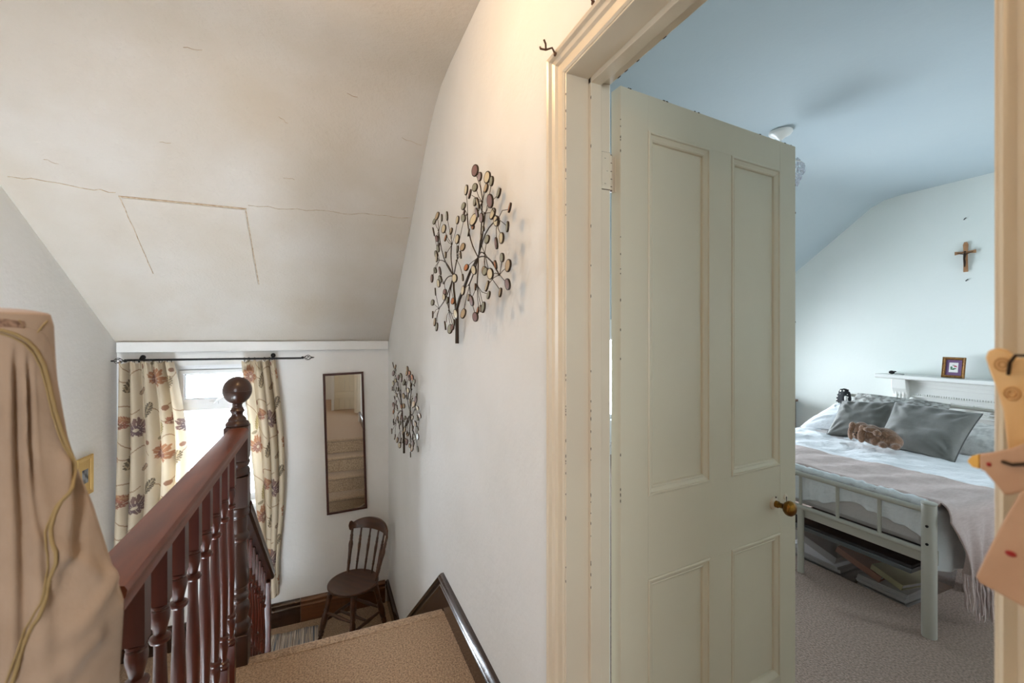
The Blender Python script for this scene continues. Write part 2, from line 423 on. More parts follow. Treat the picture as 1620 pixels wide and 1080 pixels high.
# out x dir = up: travelling towards -y
b.sweep([(XW, 3.40, HL+.03), (XW, 2.115, 0.0), (XW, 1.012, 0.0)], o_, SK)
s1 = b.build('baseboard_right', M['skirt'], smooth=25); struct(s1)
b = MB(); b.sweep([(XW, YF-.005, HL), (XW, 3.34, HL)], (-1, 0, 0), [(a*.2/.157, c) for a, c in SK]); struct(b.build('baseboard_right.001', M['skirt'], smooth=25))
b = MB(); b.sweep([(-1.37, YF, HL), (-0.16, YF, HL)], (0, -1, 0), SK2); struct(b.build('baseboard_far', M['skirt'], smooth=25))
b = MB(); b.sweep([(-0.158, YF, HL), (XW-0.03, YF, HL)], (0, -1, 0), SK2); o = b.build('baseboard_far.001', M['skirt_worn'], smooth=25); struct(o)
b = MB(); b.sweep([(lwx(3.25), 3.25, HL), (lwx(YF-0.03), YF-0.03, HL)], (0.996, 0.085, 0), SK2); struct(b.build('baseboard_left', M['skirt'], smooth=25))
SKB = [(a, b) for a, b in SK]
b = MB(); b.sweep([(5.05, YF-0.03, 0), (5.05, 2.45, 0)], (-1, 0, 0), SKB); struct(b.build('baseboard_fireplace', M['white'], smooth=25))
b = MB(); b.sweep([(XB+0.03, YF, 0), (5.0, YF, 0)], (0, -1, 0), SKB); struct(b.build('baseboard_bedroom_far', M['white'], smooth=25))

# ------------------------------------------------------------------ lintel board above the curtain rod, ceiling hatch and cracks
b = MB(); b.box((-1.375, YF-0.05, 1.222), (XW-0.005, YF-0.001, 1.30)); struct(b.build('trim_3', M['wall'], smooth=0, bevel=0.006))
def roofz(y):
    for (a, za), (c, zc) in zip(prof, prof[1:]):
        if a <= y <= c: return za+(zc-za)*(y-a)/(c-a)
    return prof[-1][1]
def roofp(x, y, d): return (x, y - d*0.6, roofz(y) - d*0.8)
M['caulk'] = mat('yellowed_caulk', (0.66, 0.56, 0.44), 0.9, c2=(0.80, 0.73, 0.64), nscale=40)
hx0, hx1, hy0, hy1 = -1.0, -0.42, 3.055, 3.58
b = MB()
b.add([roofp(hx0, hy0, .005), roofp(hx1, hy0, .005), roofp(hx1+.01, hy1, .004), roofp(hx0+.01, hy1, .002),
       roofp(hx0, hy0, -.01), roofp(hx1, hy0, -.01), roofp(hx1+.01, hy1, -.01), roofp(hx0+.01, hy1, -.01)],
      [(0,1,2,3),(4,7,6,5),(0,4,5,1),(1,5,6,2),(2,6,7,3),(3,7,4,0)])
ht = b.build('trim_4', M['ceil'], smooth=0, bevel=0.002); struct(ht)
def crack(pts, r, name):
    b = MB(); b.tube([roofp(x, y, 0.0015) for x, y in pts], r, 5); return struct(b.build(name, M['caulk']))
random.seed(3)
def jit(x0, y0, x1, y1, n, a):
    return [(x0+(x1-x0)*i/n+random.uniform(-a, a)*.5, y0+(y1-y0)*i/n+random.uniform(-a, a)) for i in range(n+1)]
crack([(hx0-.01, hy0-.006), (hx1+.01, hy0-.006)], 0.0045, 'trim_5')
crack([(hx1+.006, hy0), (hx1+.016, hy1)], 0.0028, 'trim_6')
crack(jit(hx0-.006, hy0, hx0+.004, hy1-.05, 14, .004), 0.0022, 'trim_7')
crack(jit(-1.43, 3.0, hx0-.02, 3.03, 14, .006), 0.002, 'trim_8')
crack(jit(hx1+.02, 3.03, 0.55, 3.0, 18, .006), 0.0013, 'trim_9')
for i, (x, y, L) in enumerate([(-.95, 2.1, .05), (-.55, 2.32, .07), (-.2, 2.55, .04), (.12, 2.38, .05), (.42, 2.55, .12), (-.75, 2.75, .05), (-1.25, 2.9, .05), (-.2, 2.85, .06)]):
    crack(jit(x, y, x+L, y+random.uniform(-.03, .06), 4, .004), 0.0011, 'trim_%d' % (10+i))

# ------------------------------------------------------------------ door casing
ARCH = [(0, 0), (0, .010), (.004, .014), (.008, .012), (.011, .009), (.030, .011), (.034, .018), (.038, .020), (.043, .022), (.046, .030), (.052, .033), (.057, .030), (.057, 0)]
b = MB()
b.sweep([(XW, OY1, 0), (XW, OY1, OZ), (XW, OY0, OZ), (XW, OY0, 0)], (-1, 0, 0), ARCH)
arch = struct(b.build('trim_18', M['gloss'], smooth=25))
b = MB()
LT = 0.004
b.box((XW-0.008, OY1-LT, 0), (XB, OY1+0.001, OZ)); b.box((XW-0.008, OY0-0.001, 0), (XB, OY0+LT, OZ)); b.box((XW-0.008, OY0, OZ-LT), (XB, OY1, OZ+0.001))
# stops
b.box((0.622, OY1-.016, 0), (0.655, OY1-LT, OZ-.004)); b.box((0.622, OY0+LT, 0), (0.655, OY0+.016, OZ-.004)); b.box((0.622, OY0, OZ-.018), (0.655, OY1, OZ-LT))
struct(b.build('trim_19', M['gloss'], smooth=0, bevel=0.0015))
# chips of bare wood along the casing edges
b = MB(); random.seed(11)
for i in range(46):
    z = random.choice([random.uniform(.7, 1.95), random.uniform(.7, 1.25)])
    s = random.uniform(.0015, .006)
    x, y = random.choice([(XW-0.0085, OY1-.004), (0.622, OY1-.0162)])
    b.sphere((x, y, z), (.0009, .0012, s), 6, 4)
for i in range(11):
    y = random.uniform(.40, .92); b.sphere((XB, y, OZ-.004), (.0012, random.uniform(.002, .009), .0012), 6, 4)
struct(b.build('trim_20', M['chip'], smooth=60))

# ------------------------------------------------------------------ bedroom door
dang = math.atan2(0.0837, 0.9965)
door = bpy.data.objects.new('door_1', None); COL.objects.link(door); door.location = (0.713, 0.937, 0); door.rotation_euler = (0, 0, dang); struct(door)
door['label'] = 'cream painted four-panel bedroom door standing open'
DW, DT = 0.787, 0.036
UL, UR, ML, MR = 0.097, 0.698, 0.347, 0.446
b = MB()
for a, c in ((0, UL), (UR, DW)): b.box((a, 0, .006), (c, DT, 1.998))
b.build('stile', M['door'], door, smooth=0, bevel=0.0012, local=True)
b = MB()
for z0, z1 in ((1.902, 1.998), (.69, .915), (.006, .21)): b.box((UL, .0004, z0), (UR, DT-.0004, z1))
b.build('cross_rail', M['door'], door, smooth=0, bevel=0.0008, local=True)
b = MB()
for z0, z1 in ((.915, 1.902), (.21, .69)): b.box((ML, .0002, z0), (MR, DT-.0002, z1))
b.build('muntin', M['door'], door, smooth=0, bevel=0.0008, local=True)
PM = [(0, 0.012), (0, -0.001), (.003, -.0035), (.007, -.003), (.0085, .001), (.018, .005), (.020, .0035), (.024, .006), (.026, .011), (.026, .012)]
for u0, u1, z0, z1 in ((UL, ML, .915, 1.902), (MR, UR, .915, 1.902), (UL, ML, .21, .69), (MR, UR, .21, .69)):
    b = MB(); b.box((u0-.004, .0115, z0-.004), (u1+.004, .024, z1+.004)); p = b.build('door_panel', M['door'], door, smooth=0, local=True)
    for side in (0, 1):
        b = MB()
        pts = [(u0, z0), (u1, z0), (u1, z1), (u0, z1)]
        if side: pts = pts[::-1]
        yy = 0 if not side else DT
        # in-plane normal out x dir has to point into the panel
        b.sweep([(u, yy, z) for u, z in (pts if False else pts)], (0, 1 if not side else -1, 0), [(-a, bb) for a, bb in PM], closed=True)
        b.build('panel_moulding', M['door'], p, smooth=25, local=True)
b = MB(); random.seed(5)
for i in range(22):
    b.sphere((random.choice([0.0, 0.0, DW]), 0.0, random.uniform(.5, 1.95)), (.0012, .0012, random.uniform(.0015, .005)), 6, 4)
for i in range(9):
    b.sphere((random.uniform(.02, .78), 0.0, 1.998), (random.uniform(.002, .006), .0012, .0014), 6, 4)
b.build('paint_chip', M['chip'], door, smooth=60, local=True)
# knob
b = MB(); b.lathe([(0, .021), (.003, .021), (.005, .017), (.007, .012)], (.662, 0, .795), (0, -1, 0), 24); rose = b.build('knob_rose', M['gloss'], door, local=True)
b = MB(); b.lathe([(.006, .011), (.016, .011), (.018, .0085), (.030, .0085), (.034, .011), (.038, .017), (.045, .0225), (.052, .0245), (.059, .023), (.065, .018), (.069, .010), (.0705, .003)], (.662, 0, .795), (0, -1, 0), 28)
b.build('knob', M['brass'], door, local=True)
b = MB(); b.lathe([(0, .010), (.002, .010), (.003, .007)], (.728, 0, .805), (0, -1, 0), 20); b.sphere((.728, -.0035, .803), (.0025, .001, .004), 10, 6, mi=1); b.box((.727, -.0042, .790), (.729, -.003, .802), mi=1)
b.build('keyhole', [M['gloss'], M['dark']], door, local=True)
b = MB(); b.sphere((.668, -.004, .8145), (.003, .002, .003), 8, 6); b.build('screw', M['rust'], door, local=True)
# hinge: leaves and knuckles
b = MB()
for z0, z1 in ((1.728, 1.738), (1.738, 1.758), (1.758, 1.778), (1.778, 1.800), (1.800, 1.821)):
    b.lathe([(z0+.0012, .0052), (z1-.0012, .0052)], (-.0145, .023, 0), (0, 0, 1), 12)
b.lathe([(1.727, .0046), (1.822, .0046)], (-.0145, .023, 0), (0, 0, 1), 8, mi=1)
b.box((-.0015, .018, 1.727), (.0004, .034, 1.822)); b.box((-.014, .027, 1.727), (.0, .029, 1.822))
b.build('hinge', [M['gloss'], M['rust']], door, local=True)
b = MB(); b.box((0.662, OY1-LT-.0022, 1.727), (0.6885, OY1-LT+.001, 1.822)); b.box((.6612, OY1-LT-.0003, 1.7255), (.6885, OY1-LT+.0005, 1.8235), mi=1)
for z in (1.741, 1.774, 1.806): b.lathe([(0, .0035), (.0012, .003)], (.672+.006*(z == 1.774), OY1-LT-.0012, z), (0, -1, 0), 12); b.box((.6697+.006*(z == 1.774), OY1-LT-.0028, z-.0004), (.6743+.006*(z == 1.774), OY1-LT-.0022, z+.0004), mi=1)
struct(b.build('trim_21', [M['gloss'], M['rust']]))
# ------------------------------------------------------------------ windows
def casement(name, x0, x1, z0, z1, y, trans_z=None, mull=None):
    w = bpy.data.objects.new(name, None); COL.objects.link(w); w.location = ((x0+x1)/2, y, z0); struct(w)
    F = 0.045
    fp = [(0, -.03), (0, .03), (F*.75, .03), (F, .015), (F, -.03)]
    b = MB(); b.sweep([(x0, y, z0), (x0, y, z1), (x1, y, z1), (x1, y, z0)], (0, -1, 0), [(-a, c) for a, c in fp], closed=True)
    b.build('window_frame', M['upvc'], w, smooth=0, bevel=.002)
    zs = [z0]
    if trans_z:
        b = MB(); b.box((x0+.03, y-.03, trans_z-.03), (x1-.03, y+.03, trans_z+.03)); b.build('transom', M['upvc'], w, smooth=0, bevel=.003)
        # opening top light
        b = MB(); b.sweep([(x0+F, y, trans_z+.03), (x0+F, y, z1-F), (x1-F, y, z1-F), (x1-F, y, trans_z+.03)], (0, -1, 0), [(0, -.02), (0, .038), (-.028, .038), (-.036, .02), (-.036, -.02)], closed=True)
        s = b.build('sash', M['upvc'], w, smooth=0, bevel=.002)
        b = MB(); b.sweep([(x0+F+.034, y, trans_z+.064), (x0+F+.034, y, z1-F-.034), (x1-F-.034, y, z1-F-.034), (x1-F-.034, y, trans_z+.064)], (0, -1, 0), [(0, 0), (0, .022), (-.004, .022), (-.004, 0)], closed=True)
        b.build('gasket', M['rubber'], s, smooth=0)
        b = MB(); xm = x0+.36*(x1-x0)+.06
        b.box((xm-.03, y-.052, trans_z+.018), (xm+.03, y-.036, trans_z+.040)); b.tube([(xm, y-.05, trans_z+.03), (xm+.03, y-.075, trans_z+.05), (xm+.11, y-.075, trans_z+.085)], .008, 8)
        b.build('handle', M['upvc'], s)
    if mull:
        b = MB(); b.box((mull-.03, y-.03, z0+.03), (mull+.03, y+.03, z1-.03)); b.build('mullion', M['upvc'], w, smooth=0, bevel=.003)
    b = MB(); b.box((x0+.03, y-.003, z0+.03), (x1-.03, y+.003, z1-.03)); b.build('pane', M['glass'], w, smooth=0)
    return w
casement('window_1', -1.075, -0.47, -.02, 1.115, YF+.13, .775)
casement('window_2', 2.3, 4.5, .38, 1.34, YF+.13, None, 3.4)
casement('fill_window', 3.9, 4.5, .9, 2.0, -1.42)  # added out of view to brighten the bedroom, not a known window
casement('window_3', -1.05, -.45, 1.0, 2.0, -1.84)
b = MB(); b.box((-1.075, YF-.03, -.045), (-.47, YF+.10, -.018)); struct(b.build('trim_22', M['white'], smooth=0, bevel=.005))

# plank door in the landing's near corner (seen in the mirror)
b = MB(); b.box((0.17, -0.32, 0), (0.215, -0.24, 2.64)); b.box((.17, -.32, 2.0), (XW-.002, -.24, 2.64)); struct(b.build('wall_cupboard', M['wall'], smooth=0))
d2 = bpy.data.objects.new('door_2', None); COL.objects.link(d2); d2.location = (0.39, -.25, 0); struct(d2)
for i in range(4):
    b = MB(); b.box((.218+i*.086, -.262, .01), (.218+i*.086+.083, -.240, 1.99)); b.build('plank', M['door'], d2, smooth=0, bevel=.003)
b = MB()
for z in (.22, .98, 1.75): b.box((.225, -.240, z), (.55, -.222, z+.11))
b.prism([(.235, .34), (.30, .34), (.545, .97), (.48, .97)], 'y', -.240, -.224); b.build('ledge', M['door'], d2, smooth=0, bevel=.002)

# ------------------------------------------------------------------ balustrade
XR = -0.308
RT = 0.972   # top of the landing handrail
RP = [(-.036, -.012), (-.0375, -.004), (-.034, .003), (-.02, .006), (.0, .007), (.02, .006), (.034, .003), (.0375, -.004), (.036, -.012), (.033, -.018), (.034, -.026), (.034, -.034), (.024, -.044), (-.024, -.044), (-.034, -.034), (-.034, -.026), (-.033, -.018)]
bal = thing('balustrade', (XR, 1.5, 0), 'polished mahogany landing banister with turned spindles and ball-topped newel', 'banister')
b = MB(); n = len(RP); ys = [0.848, 2.085]
vs = [(XR+x, y, RT-.006+z) for y in ys for x, z in RP]
b.add(vs, [tuple(range(n))[::-1], tuple(range(n, 2*n))] + [(i, (i+1) % n, n+(i+1) % n, n+i) for i in range(n)])
rl = b.build('handrail', M['rail'], bal, smooth=40)
b = MB(); b.lathe([(0, .019), (.004, .018), (.009, .013), (.011, .004)], (XR+.006, .849, RT-.026), (0, -1, 0), 20); b.build('end_plug', M['brass'], rl)
SP = [(0, .017, 1), ]
def spindle(x, y, z0, z1, parent, m, first=[None]):
    """turned baluster: square ends, beads, vase and a long swelling shaft"""
    L = z1-z0; q = .0165
    tb = z1-.135 if z1-z0 > .7 else z1-.10      # bottom of the top square
    ba = z0+.20                                  # top of the bottom square
    b = MB(); b.box((x-q, y-q, tb), (x+q, y+q, z1)); b.box((x-q, y-q, z0), (x+q, y+q, ba))
    D = tb-ba
    pr = [(ba, .012), (ba+.004, .0165), (ba+.010, .0165), (ba+.013, .013), (ba+.016, .0165), (ba+.022, .0165), (ba+.026, .0115), (ba+.045, .013), (ba+.072, .0165), (ba+.088, .0145), (ba+.096, .011), (ba+.099, .0185), (ba+.105, .0195), (ba+.110, .0175), (ba+.113, .0115)]
    up = [(tb, .012), (tb-.003, .0165), (tb-.008, .0168), (tb-.011, .0135), (tb-.014, .0165), (tb-.019, .0168), (tb-.023, .0175), (tb-.034, .0172), (tb-.055, .0125), (tb-.066, .0105), (tb-.070, .0185), (tb-.075, .0195), (tb-.080, .0175), (tb-.083, .0112)]
    mid = []
    a0, a1 = ba+.113, tb-.083
    for k in range(1, 10):
        t = k/10; mid.append((a0+(a1-a0)*t, .0112+.0045*math.sin(math.pi*min(1, t*1.1))**1.2))
    b.lathe(pr+mid+up[::-1], (x, y, 0), (0, 0, 1), 14)
    return b.build('spindle', m, parent, smooth=35)
sp0 = spindle(XR, 1.007, 0.012, RT-.044, bal, M['baluster'])
for k in range(1, 8):
    c = sp0.copy(); COL.objects.link(c); c.parent = bal; c.location = (0, k*0.128, 0)
# newel with ball finial
NX, NY = -0.318, 2.125
b = MB(); q = .0425
b.box((NX-q, NY-q, .835), (NX+q, NY+q, .975)); b.box((NX-q, NY-q, .645), (NX+q, NY+q, .770)); b.box((NX-q, NY-q, -.30), (NX+q, NY+q, .125))
b.lathe([(.77, .040), (.776, .046), (.79, .047), (.80, .043), (.806, .038), (.812, .043), (.824, .047), (.832, .046), (.836, .040)], (NX, NY, 0), seg=28)
b.lathe([(.125, .040), (.14, .044), (.16, .046), (.172, .040), (.18, .036), (.195, .041), (.215, .045), (.238, .043), (.25, .037), (.256, .034), (.262, .040), (.275, .042), (.285, .038), (.292, .033),
         (.31, .035), (.318, .041), (.326, .040), (.335, .043), (.37, .0425), (.42, .038), (.47, .034), (.50, .033), (.505, .040), (.52, .043), (.532, .039), (.538, .034), (.57, .036), (.60, .035), (.606, .042), (.618, .045), (.63, .042), (.636, .044), (.645, .044)], (NX, NY, 0), seg=28)
b.lathe([(.975, .042), (.985, .043), (.992, .040), (.998, .033), (1.004, .0335), (1.010, .030), (1.018, .022), (1.026, .021), (1.034, .026), (1.040, .027), (1.046, .024), (1.052, .018), (1.062, .017), (1.068, .020)], (NX, NY, 0), seg=28)
b.build('newel_post', M['newel'], bal, smooth=35, bevel=.0025)
b = MB(); r = .0575; pr = []
for k in range(1, 24):
    a = math.pi*k/24; rr = r*math.sin(a)*.93; pr.append((1.122-r*math.cos(a), rr))
pr = pr[:11]+[(1.119, r*.925), (1.1195, r*.905), (1.1215, r*.905), (1.122, r*.93)]+pr[12:]
b.lathe(pr, (NX, NY, 0), seg=32); b.build('ball_finial', M['newel'], bal, smooth=50)
# hidden near newel that the robe hangs over
RX, RY = -0.332, 0.667
PX_, PY_ = RX-.016*math.sin(YAW)*1.2, RY-.016*math.cos(YAW)*1.2; b = MB(); b.box((PX_-.016, PY_-.016, -.2), (PX_+.016, PY_+.016, 1.28)); b.lathe([(1.28, .012), (1.30, .020), (1.34, .022), (1.36, .012)], (PX_, PY_, 0)); b.build('newel_post', M['newel'], bal, smooth=40)
# raking balustrade of the flight
bal2 = thing('balustrade', (XR, 2.7, -.6), 'raking banister running down the flight from the ball-topped newel', 'banister')
z_at = lambda y: .645 - (y-2.165)*.775
b = MB(); vs = [(XR+x, y, z_at(y)+z*1.25+(0)) for y in (2.168, 3.20) for x, z in RP]
b.add(vs, [tuple(range(n))[::-1], tuple(range(n, 2*n))] + [(i, (i+1) % n, n+(i+1) % n, n+i) for i in range(n)])
b.build('handrail', M['newel'], bal2, smooth=40)
for k in range(8):
    y = 2.235+k*.112
    tr = -RISE*(int((y-2.12)/.22)+1)
    spindle(-.322, y, tr, z_at(y)-.05, bal2, M['baluster'])
b = MB(); b.box((-.345, 3.165, HL), (-.295, 3.225, z_at(3.2)-.055)); b.build('newel_post', M['baluster'], bal2, smooth=0, bevel=.003)

# ------------------------------------------------------------------ robe hung over the near newel
def lerp_t(tab, z):
    if z >= tab[0][0]: return tab[0][1]
    for (a, ra), (c, rc) in zip(tab, tab[1:]):
        if c <= z <= a: t = (a-z)/(a-c); return ra+(rc-ra)*t
    return tab[-1][1]
RTAB = [(1.377, .058), (1.372, .066), (1.36, .0695), (1.329, .0715), (1.30, .074), (1.24, .084), (1.205, .0945), (1.164, .112), (1.109, .129), (1.054, .147), (.971, .142), (.80, .150), (.5, .165), (.1, .175)]
er = Vector((math.cos(YAW), -math.sin(YAW), 0)); ed = Vector((math.sin(YAW), math.cos(YAW), 0))
RC = Vector((RX, RY, 0))
def sstep(a, b, x):
    t = max(0.0, min(1.0, (x-a)/(b-a))); return t*t*(3-2*t)
CREASE = [  # (u at top, u at bottom, half width, depth, z start, z end) of the folds in the cloth
    (.595, .80, .045, .0065, 1.352, .95), (.885, .92, .06, .006, 1.352, .80), (.44, .56, .035, .005, 1.340, 1.18), (1.25, 1.2, .10, .008, 1.35, .5), (1.7, 1.75, .12, .010, 1.35, .4)]
DRAPE = [((.10, 1.185), (.50, 1.085), .010, -.0045), ((.16, 1.215), (.42, 1.125), .008, .004), ((.02, 1.09), (.45, 1.055), .010, .004), ((.30, 1.04), (.75, 1.00), .012, .004), ((.20, 1.10), (.60, 1.145), .010, .003)]
def robe_p(u, z, off=0.0):
    # u: angle, 0 = right edge, pi/2 = facing the landing
    Rr = lerp_t(RTAB, z); Dd = Rr*(.62 if math.sin(u) > 0 else .2)
    hang = max(0, 1.36-z); f = 0
    uu = u % (2*math.pi)
    for u0, u1, w, d, za, zb in CREASE:
        t = min(1, max(0, (za-z)/(za-zb))); uc = u0+(u1-u0)*t; x = (uu-uc)/w
        if abs(x) < 4: f += (-d*math.exp(-x*x) + d*.55*math.exp(-(x-1.9)**2) + d*.35*math.exp(-(x+1.9)**2))*sstep(0, .06, za-z)*(1-.5*sstep(.7, 1, t))
    for (ua, za), (ub, zb), w, d in DRAPE:
        # distance to a slanting crease line, in metres on the cloth
        ax, az, bx, bz = ua*Rr, za, ub*Rr, zb; px_, pz_ = uu*Rr, z
        t = ((px_-ax)*(bx-ax)+(pz_-az)*(bz-az))/((bx-ax)**2+(bz-az)**2); tc = min(1, max(0, t))
        q = math.hypot(px_-ax-(bx-ax)*tc, pz_-az-(bz-az)*tc)/w
        f += 1.7*d*math.exp(-q*q)
    if math.sin(uu) < 0: f += .004*math.sin(9*uu)*min(1, hang*4)
    k = 1+(f+off)/Rr
    return RC + er*(Rr*math.cos(u)*k) - ed*(Dd*math.sin(u)*k) + Vector((0, 0, z))
robe = thing('dressing_gown', (RX, RY, 0), 'taupe fleece dressing gown with piped edge hung over the banister end', 'dressing gown')
b = MB(); NV = 190
def rf(u, v):
    z = 1.374-(1.374-.12)*(v**1.9)
    return robe_p(2*math.pi*(u**1.0), z)
b.grid(rf, 260, NV, wrap=True)
def capf(u, v):
    p = robe_p(2*math.pi*u, 1.374); c = RC+Vector((0, 0, 1.374)); k = 1-v*.98
    q_ = c+(p-c)*(k**.9); q_.z = 1.374+.006*(1-k**2); return q_
b.grid(capf, 260, 8, wrap=True)
body = b.build('gown_body', M['robe'], robe, smooth=80)
PIPE = [(1.249, 1.3563), (1.18, 1.3566), (1.085, 1.357), (0.991, 1.357), (0.913, 1.3566), (0.844, 1.3558), (0.767, 1.3545), (0.698, 1.3528), (0.621, 1.3507), (0.56, 1.348), (0.492, 1.3448), (0.44, 1.3411), (0.388, 1.3367), (0.337, 1.3316), (0.302, 1.3257), (0.259, 1.3191), (0.233, 1.3115), (0.208, 1.3031), (0.19, 1.2946), (0.182, 1.2861), (0.165, 1.2773), (0.156, 1.2687), (0.13, 1.2598), (0.113, 1.251), (0.087, 1.2422), (0.07, 1.2333), (0.053, 1.2246), (0.044, 1.2171), (0.036, 1.2115), (0.044, 1.2074), (0.07, 1.2032), (0.113, 1.1983), (0.173, 1.1934), (0.233, 1.1884), (0.294, 1.1834), (0.354, 1.1783), (0.397, 1.1728), (0.44, 1.167), (0.474, 1.1608), (0.5, 1.1549), (0.509, 1.1493), (0.517, 1.1442), (0.517, 1.1388), (0.509, 1.1332), (0.509, 1.1278), (0.509, 1.1216), (0.526, 1.1148), (0.552, 1.1076), (0.578, 1.1001), (0.603, 1.0926), (0.638, 1.0851), (0.664, 1.0775), (0.698, 1.0705), (0.724, 1.0634), (0.75, 1.056), (0.775, 1.0475), (0.793, 1.0381), (0.81, 1.0287), (0.836, 1.0187), (0.853, 1.0084), (0.862, 1.0009)]
b = MB(); b.tube([robe_p(u, z, .0022) for u, z in PIPE], .0018, 8); b.build('piping', M['piping'], robe)
b = MB(); b.tube([robe_p(u+.040, z-.003, .0010) for u, z in PIPE], .0010, 6); b.build('piping', M['piping'], robe)
b = MB()
def lap(u, v):
    i = v*(len(PIPE)-1); k = min(int(i), len(PIPE)-2); f = i-k
    a = PIPE[k][0]+(PIPE[k+1][0]-PIPE[k][0])*f; z = PIPE[k][1]+(PIPE[k+1][1]-PIPE[k][1])*f
    return robe_p(a-.02-u*min(.45, .12+a*.5), z+.001, .0022*(1-u)**.5)
b.grid(lap, 10, 120); b.build('lapel', M['robe'], robe, smooth=80)
LACE = [[(1.266, 1.3664), (1.249, 1.3563)], [(1.111, 1.3665), (1.102, 1.3563)], [(0.956, 1.3666), (0.956, 1.3564)], [(0.801, 1.3668), (0.81, 1.3564)], [(0.724, 1.3667), (0.732, 1.3547)], [(0.646, 1.3658), (0.655, 1.3529)], [(0.56, 1.3649), (0.569, 1.351)], [(0.492, 1.3642), (0.509, 1.3496)]]
b = MB()
def lc(u, v):
    i = u*(len(LACE)-1); k = min(int(i), len(LACE)-2); f = i-k
    A, B = LACE[k], LACE[k+1]
    ta = (A[0][0]+(B[0][0]-A[0][0])*f, A[0][1]+(B[0][1]-A[0][1])*f); ba = (A[1][0]+(B[1][0]-A[1][0])*f, A[1][1]+(B[1][1]-A[1][1])*f)
    return robe_p(ta[0]+(ba[0]-ta[0])*v, ta[1]+(ba[1]-ta[1])*v, .0012)
b.grid(lc, 60, 8); b.build('lace_band', M['lace'], robe, smooth=80)
b = MB(); b.tube([robe_p(u, z, .0004) for u, z in [(0.431, 1.3414), (0.406, 1.3441), (0.363, 1.348), (0.319, 1.352), (0.268, 1.3561), (0.208, 1.3603), (0.139, 1.3636), (0.096, 1.3653)]], .0009, 6)
b.tube([robe_p(u, z, .0004) for u, z in [(0.431, 1.3434), (0.449, 1.3465), (0.474, 1.351), (0.5, 1.3553), (0.526, 1.3593), (0.543, 1.3631), (0.56, 1.3658)]], .0008, 6); b.build('seam', M['piping'], robe)

# ------------------------------------------------------------------ curtains
def hash01(a): return (np.sin(a*127.1)*43758.5453) % 1
CREAM = np.array(srgb((.81, .755, .66)))
def motif_col(s, z, seed=0.0):
    col = np.tile(CREAM, s.shape+(1,)).reshape(s.shape+(3,)).copy()
    TX, TZ = .46, .56
    def flower(cx, cz, Rr, rot, c, cin):
        for ox in (-TX, 0, TX):
            dx = ((s-cx-ox+TX/2+5*TX) % TX)-TX/2 if ox == 0 else None
            if dx is None: continue
            dz = ((z-cz+TZ/2+20*TZ) % TZ)-TZ/2
            r = np.hypot(dx, dz*1.25); th = np.arctan2(dz, dx)+rot
            up = .5+.5*np.sin(th-rot+.5); pet = Rr*(.62+.62*up)*(.42+.58*np.abs(np.cos(3.5*th))**.45)*(1+.06*np.sin(23*th))
            m = r < pet
            line = ((np.abs(np.sin(7*th)) < .13) | (np.abs(np.sin(3.5*th+1.57)) < .10)) & (r > Rr*.22)
            m2 = m & ~line
            col[m2] = np.array(srgb(c))
            mid = m2 & (r < Rr*.5); col[mid] = np.array(srgb(cin))
            col[(r < Rr*.16)] = CREAM*.9
    def leaf(cx, cz, L, rot, c, c2):
        dx = ((s-cx+TX/2+5*TX) % TX)-TX/2; dz = ((z-cz+TZ/2+20*TZ) % TZ)-TZ/2
        a = dx*math.cos(rot)+dz*math.sin(rot); w = -dx*math.sin(rot)+dz*math.cos(rot)
        t = a/L
        wid = L*.24*np.sqrt(np.clip(1-(2*t)**2, 0, 1))*(.7+.3*np.abs(np.sin(t*22+np.sign(w)*0.6)))
        m = (np.abs(w) < wid) & (np.abs(t) < .5)
        vein = (np.abs(w) < .0035) | (np.abs(((a*.9-np.abs(w)*1.1) % (L*.16))-L*.08) < .0028)
        col[m] = np.array(srgb(c)); col[m & vein] = np.array(srgb(c2))
    def stem(cx, cz, w_, h, ph, c):
        dx = ((s-cx+TX/2+5*TX) % TX)-TX/2; dz = ((z-cz+TZ/2+20*TZ) % TZ)-TZ/2
        m = (np.abs(dz-h*np.sin(dx*2*math.pi/w_+ph)) < .0042) & (np.abs(dx) < w_*.5)
        col[m] = np.array(srgb(c))
    st = (.62, .52, .42)
    stem(.12, .13, .26, .045, .5, st); stem(.30, .40, .28, .05, 2.2, st); stem(.40, .20, .2, .05, 1.0, st); stem(.05, .45, .2, .03, 3, st)
    flower(.13, .30, .092, .3, (.47, .37, .34), (.42, .34, .34))
    flower(.35, .10, .098, 1.0, (.66, .48, .36), (.55, .40, .35))
    flower(.45, .34, .05, .4, (.60, .40, .33), (.5, .36, .3))
    leaf(.25, .44, .13, 1.05, (.37, .33, .28), (.66, .60, .50)); leaf(.05, .07, .13, 1.2, (.42, .37, .30), (.70, .62, .5))
    leaf(.37, .29, .12, 1.3, (.54, .47, .32), (.75, .68, .5)); leaf(.20, .02, .10, .5, (.46, .40, .34), (.7, .6, .5))
    leaf(.02, .38, .08, 2.4, (.58, .38, .30), (.7, .55, .42)); leaf(.33, .22, .055, .2, (.45, .4, .33), (.6, .55, .45))
    for (cx, cz, r_) in ((.235, .20, .018), (.42, .45, .02), (.09, .17, .016)):
        dx = ((s-cx+TX/2+5*TX) % TX)-TX/2; dz = ((z-cz+TZ/2+20*TZ) % TZ)-TZ/2
        col[np.hypot(dx, dz) < r_] = np.array(srgb((.56, .42, .34)))
    rng = np.sin(s*3000)*np.sin(z*2500); col *= (1+.03*rng)[..., None]
    return col
M['curtain'] = attr_fabric('floral_curtain_cloth', .30)
